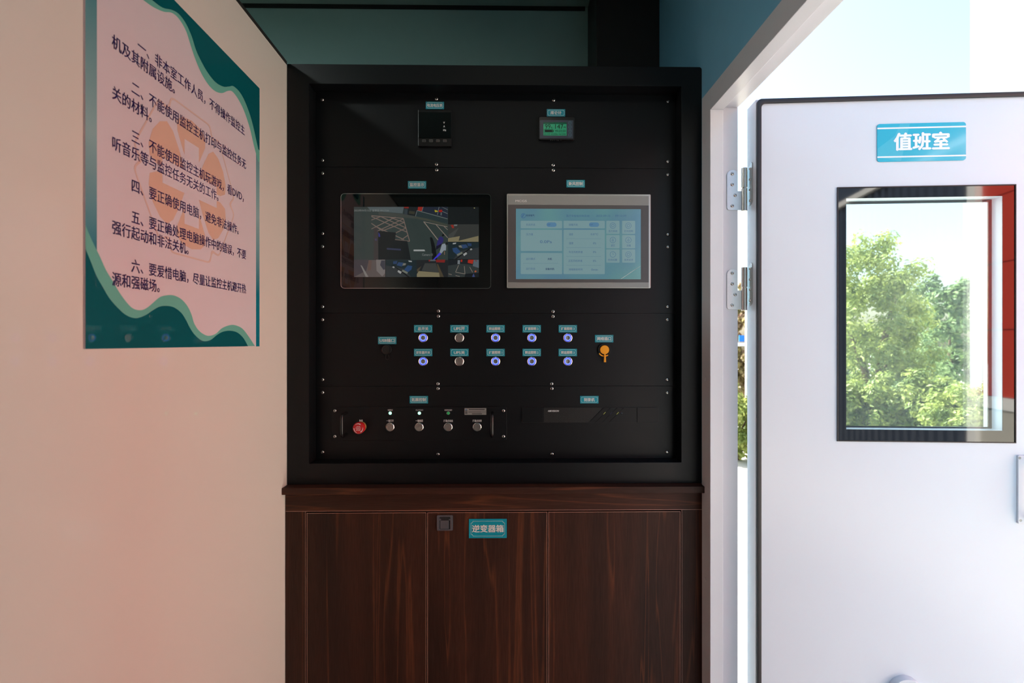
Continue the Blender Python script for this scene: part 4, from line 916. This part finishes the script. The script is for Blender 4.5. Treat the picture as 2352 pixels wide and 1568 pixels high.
# ------------------------------------------------------------------ ceiling lamp of the cabin, and an added fill lamp beyond the cream wall
for lx, ly, lb in ((0.05, 0.10, 'round white ceiling lamp over the cabin floor'), (-1.35, 0.55, 'added round fill lamp in the room behind the cream wall')):
    t = thing('ceiling_lamp', lb, 'lamp', (lx, ly, ZCEIL - 0.03), group='ceiling lamps')
    PC = PL((lx, ly, ZCEIL), (1, 0, 0), (0, -1, 0), (0, 0, -1))
    G().ring(PC, circ(0, 0, 0.11, 32), circ(0, 0, 0.098, 32), 0.0, 0.025).obj('rim', 'frame_white', t)
    G().lathe(PC, 0, 0, [(0.098, 0.0), (0.098, 0.018), (0.08, 0.022), (0.0002, 0.023)], 32).obj('diffuser', 'lamp_white' if lx > 0 else 'fill_lamp_white', t, smooth=True)

# ------------------------------------------------------------------ outside
ZG = -0.9
G().wbox(-40, 60, -40, 80, ZG - 0.3, ZG).obj('ground', 'concrete', label='pale concrete yard outside the doorway', kind='structure')
# red clad hall across the yard (seen mirrored in the door window and as warm light)
hall = thing('red_hall', 'long hall across the yard with red and white cladding', 'building', (7.4, -2.0, ZG))
G().wbox(5.52, 9.0, -14.0, 4.6, ZG, 6.2).obj('wall_core', 'corrugated', hall)
rows = [0.62, 1.47, 2.32, 3.17, 4.02]
for j in range(4):
    for y0, y1, kind_ in ((-4.8, -3.95, 1), (-3.95, -3.1, 1), (-3.1, -1.75, 0), (-1.75, -0.7, 0), (-0.7, 0.6, 1), (0.6, 1.9, 1), (1.9, 2.35, 0), (2.35, 3.25, 0), (3.25, 4.6, 0)):  # unseen panels; red and white split laid out to tint and fill cabin light
        G().wbox(5.48, 5.525, y0, y1 - 0.014, rows[j], rows[j + 1] - 0.014).obj('red_panel' if kind_ else 'white_fill_panel', 'red_panel' if kind_ else 'pale_panel', hall)
G().wbox(5.44, 5.53, -4.8, 4.6, 0.46, 0.61).obj('white_band', 'white_wall_out', hall)
G().wbox(5.46, 5.53, -4.8, 4.6, ZG, 0.45).obj('plinth', 'concrete', hall)
G().wbox(5.40, 5.53, -4.95, -4.81, ZG, 4.1).obj('corner_post', 'white_wall_out', hall)
G().wbox(5.42, 5.53, -14.0, 4.6, 4.03, 4.13).obj('gutter', 'white_wall_out', hall)
for i in range(46):
    y = -14.0 + i * 0.2; G().wbox(5.47, 5.53, y, y + 0.1, ZG, 4.02).obj('cladding_rib', 'corrugated', hall)

# white house corner
bw = thing('white_house', 'tall plain white house wall beyond the door', 'building', (12.0, 10.5, ZG))
hx0 = YP(9.0).hit(2228, 300)[0]; HP = PL((0, 0, 0), (1, 0, 0), (0, 1, 0), (0, 0, 1))
G().prism(HP, [(hx0, 9.0), (hx0 + 4, 8.2), (hx0 + 6.5, 11.5), (hx0 + 4, 13.2)], ZG + 0.4, 9.5).obj('wall', 'white_wall_out', bw)
G().prism(HP, [(hx0 + .01, 8.98), (hx0 + 4, 8.18), (hx0 + 6.5, 11.48), (hx0 + 4.02, 13.2)], ZG, ZG + 0.4).obj('plinth', 'concrete', bw)
# street post with a blue plate
ps = thing('street_post', 'white post with a small blue plate seen beside the hinge', 'post', (YP(11).hit(1714, 800)[0], 11, ZG))
x_ = YP(11).hit(1714, 800)[0]; G().tube([(x_, 11, ZG), (x_, 11, 2.4)], 0.022, 12).obj('pole', 'post_white', ps, smooth=True)
z_ = ZC + YP(11).hit(1703, 777)[1]; x0 = YP(11).hit(1696, 777)[0]; G().wbox(x0, x_ - .06, 10.96, 10.98, z_ - .07, z_ + .07).obj('blue_plate', 'sign_blue', ps)
G().wbox(x0 - .1, x_ + .02, 10.985, 11.0, z_ - .17, z_ - .09).obj('cross_bar', 'post_white', ps)

def shrub(name, label, cat, x, y, rx, ry, h, n, size, mat, seed, group, trunk_h=0.4, lift=0.0):
    rr = random.Random(seed); t = thing(name, label, cat, (x, y, ZG), group=group)
    clumps = []
    for _ in range(max(14, int(n / 130))):
        th_ = rr.uniform(0, 6.283); u_ = rr.uniform(-0.95, 1); s_ = math.sqrt(max(0, 1 - u_ * u_)); k = rr.uniform(0.45, 1.0)
        clumps.append(Vector((rx * s_ * math.cos(th_) * k, ry * s_ * math.sin(th_) * k, lift + (h - lift) * 0.5 * (1 + u_ * k * 0.92))))
    verts = []; faces = []
    cs = min(rx, ry, h) * 0.30
    for i in range(n):
        c = rr.choice(clumps); d = Vector((rr.gauss(0, 1), rr.gauss(0, 1), rr.gauss(0, 1))); p = c + d.normalized() * cs * rr.uniform(0.4, 1.0)
        p.z = max(p.z, 0.03)
        nrm = (d.normalized() + Vector((rr.uniform(-.6, .6), rr.uniform(-.6, .6), rr.uniform(0, .9)))).normalized(); a_ = nrm.orthogonal().normalized(); b_ = nrm.cross(a_)
        an = rr.uniform(0, 6.28); e1 = a_ * math.cos(an) + b_ * math.sin(an); e2 = nrm.cross(e1); s_ = size * rr.uniform(0.6, 1.3); k = len(verts)
        verts += [p - e1 * s_, p + e2 * s_ * .5 + nrm * s_ * .15, p + e1 * s_, p - e2 * s_ * .5 + nrm * s_ * .15]; faces.append((k, k + 1, k + 2, k + 3))
    me = bpy.data.meshes.new('foliage'); me.from_pydata(verts, [], faces); me.materials.append(MATS[mat])
    o = bpy.data.objects.new('foliage', me); COL.objects.link(o); o.parent = t; o['kind'] = 'stuff'
    g = G()
    for k in range(5):
        c = rr.choice(clumps); b0 = Vector((rr.uniform(-.08, .08), rr.uniform(-.08, .08), 0)); m_ = Vector((c.x * .3, c.y * .3, c.z * .6))
        g.tube([Vector((x, y, ZG)) + q for q in (b0, m_, c)], [0.05 * h / 2.5, 0.035 * h / 2.5, 0.01], 7)
    g.obj('branches', 'bark', t, smooth=True)
    return t
def at(px, Y): return YP(Y).hit(px, 800)[0]
hedge = [(1690, 9.3, 1.55, 'leaf_a'), (1800, 9.6, 1.5, 'leaf_b'), (1905, 9.4, 1.6, 'leaf_a'), (1990, 9.1, 1.75, 'leaf_a'), (2075, 9.2, 1.6, 'leaf_b'), (2150, 8.5, 1.85, 'leaf_a'), (2240, 7.8, 1.75, 'leaf_a')]
hl = ['low shrub seen in the gap beside the hinges', 'low shrub hidden mostly by the door face', 'low shrub behind the left side of the window', 'bright low shrub under the tall leafy tree', 'darker low shrub low in the middle of the window', 'bright green shrub right of the window middle', 'shrub in front of the white house wall']
for i, (px, Y, h, mt) in enumerate(hedge): shrub('shrub', hl[i], 'shrub', at(px, Y), Y, 0.75, 0.6, h, 10000, 0.043, mt, 20 + i, 'shrubs along the yard')
shrub('tall_shrub', 'taller shrub filling the space under the tall leafy tree', 'shrub', at(1985, 11.8), 11.8, 0.9, 0.7, 2.7, 9000, 0.045, 'leaf_b', 61, 'shrubs along the yard')
shrub('tall_shrub', 'taller shrub below the far dark tree', 'shrub', at(2105, 12.2), 12.2, 0.9, 0.7, 2.4, 9000, 0.045, 'leaf_b', 62, 'shrubs along the yard')
shrub('leafy_tree', 'tall loose leafy tree in the left of the window', 'tree', at(2008, 10.5), 10.5, 1.15, 0.9, 4.8, 17000, 0.048, 'leaf_a', 51, 'trees beyond the shrubs')
shrub('leafy_tree', 'far dark tree right of the window middle', 'tree', at(2180, 19), 19, 1.5, 1.2, 5.2, 6000, 0.11, 'leaf_b', 52, 'trees beyond the shrubs')
shrub('leafy_tree', 'far tree in the middle of the window', 'tree', at(2095, 23), 23, 1.1, 1.1, 4.9, 5000, 0.11, 'leaf_b', 53, 'trees beyond the shrubs')
shrub('leafy_tree', 'brownish tree seen in the gap below the lower hinge', 'tree', at(1706, 13.5), 13.5, 0.55, 0.7, 3.9, 9000, 0.075, 'leaf_c', 54, 'trees beyond the shrubs')

bpy.data.objects.remove(TOB); bpy.data.curves.remove(TCU)
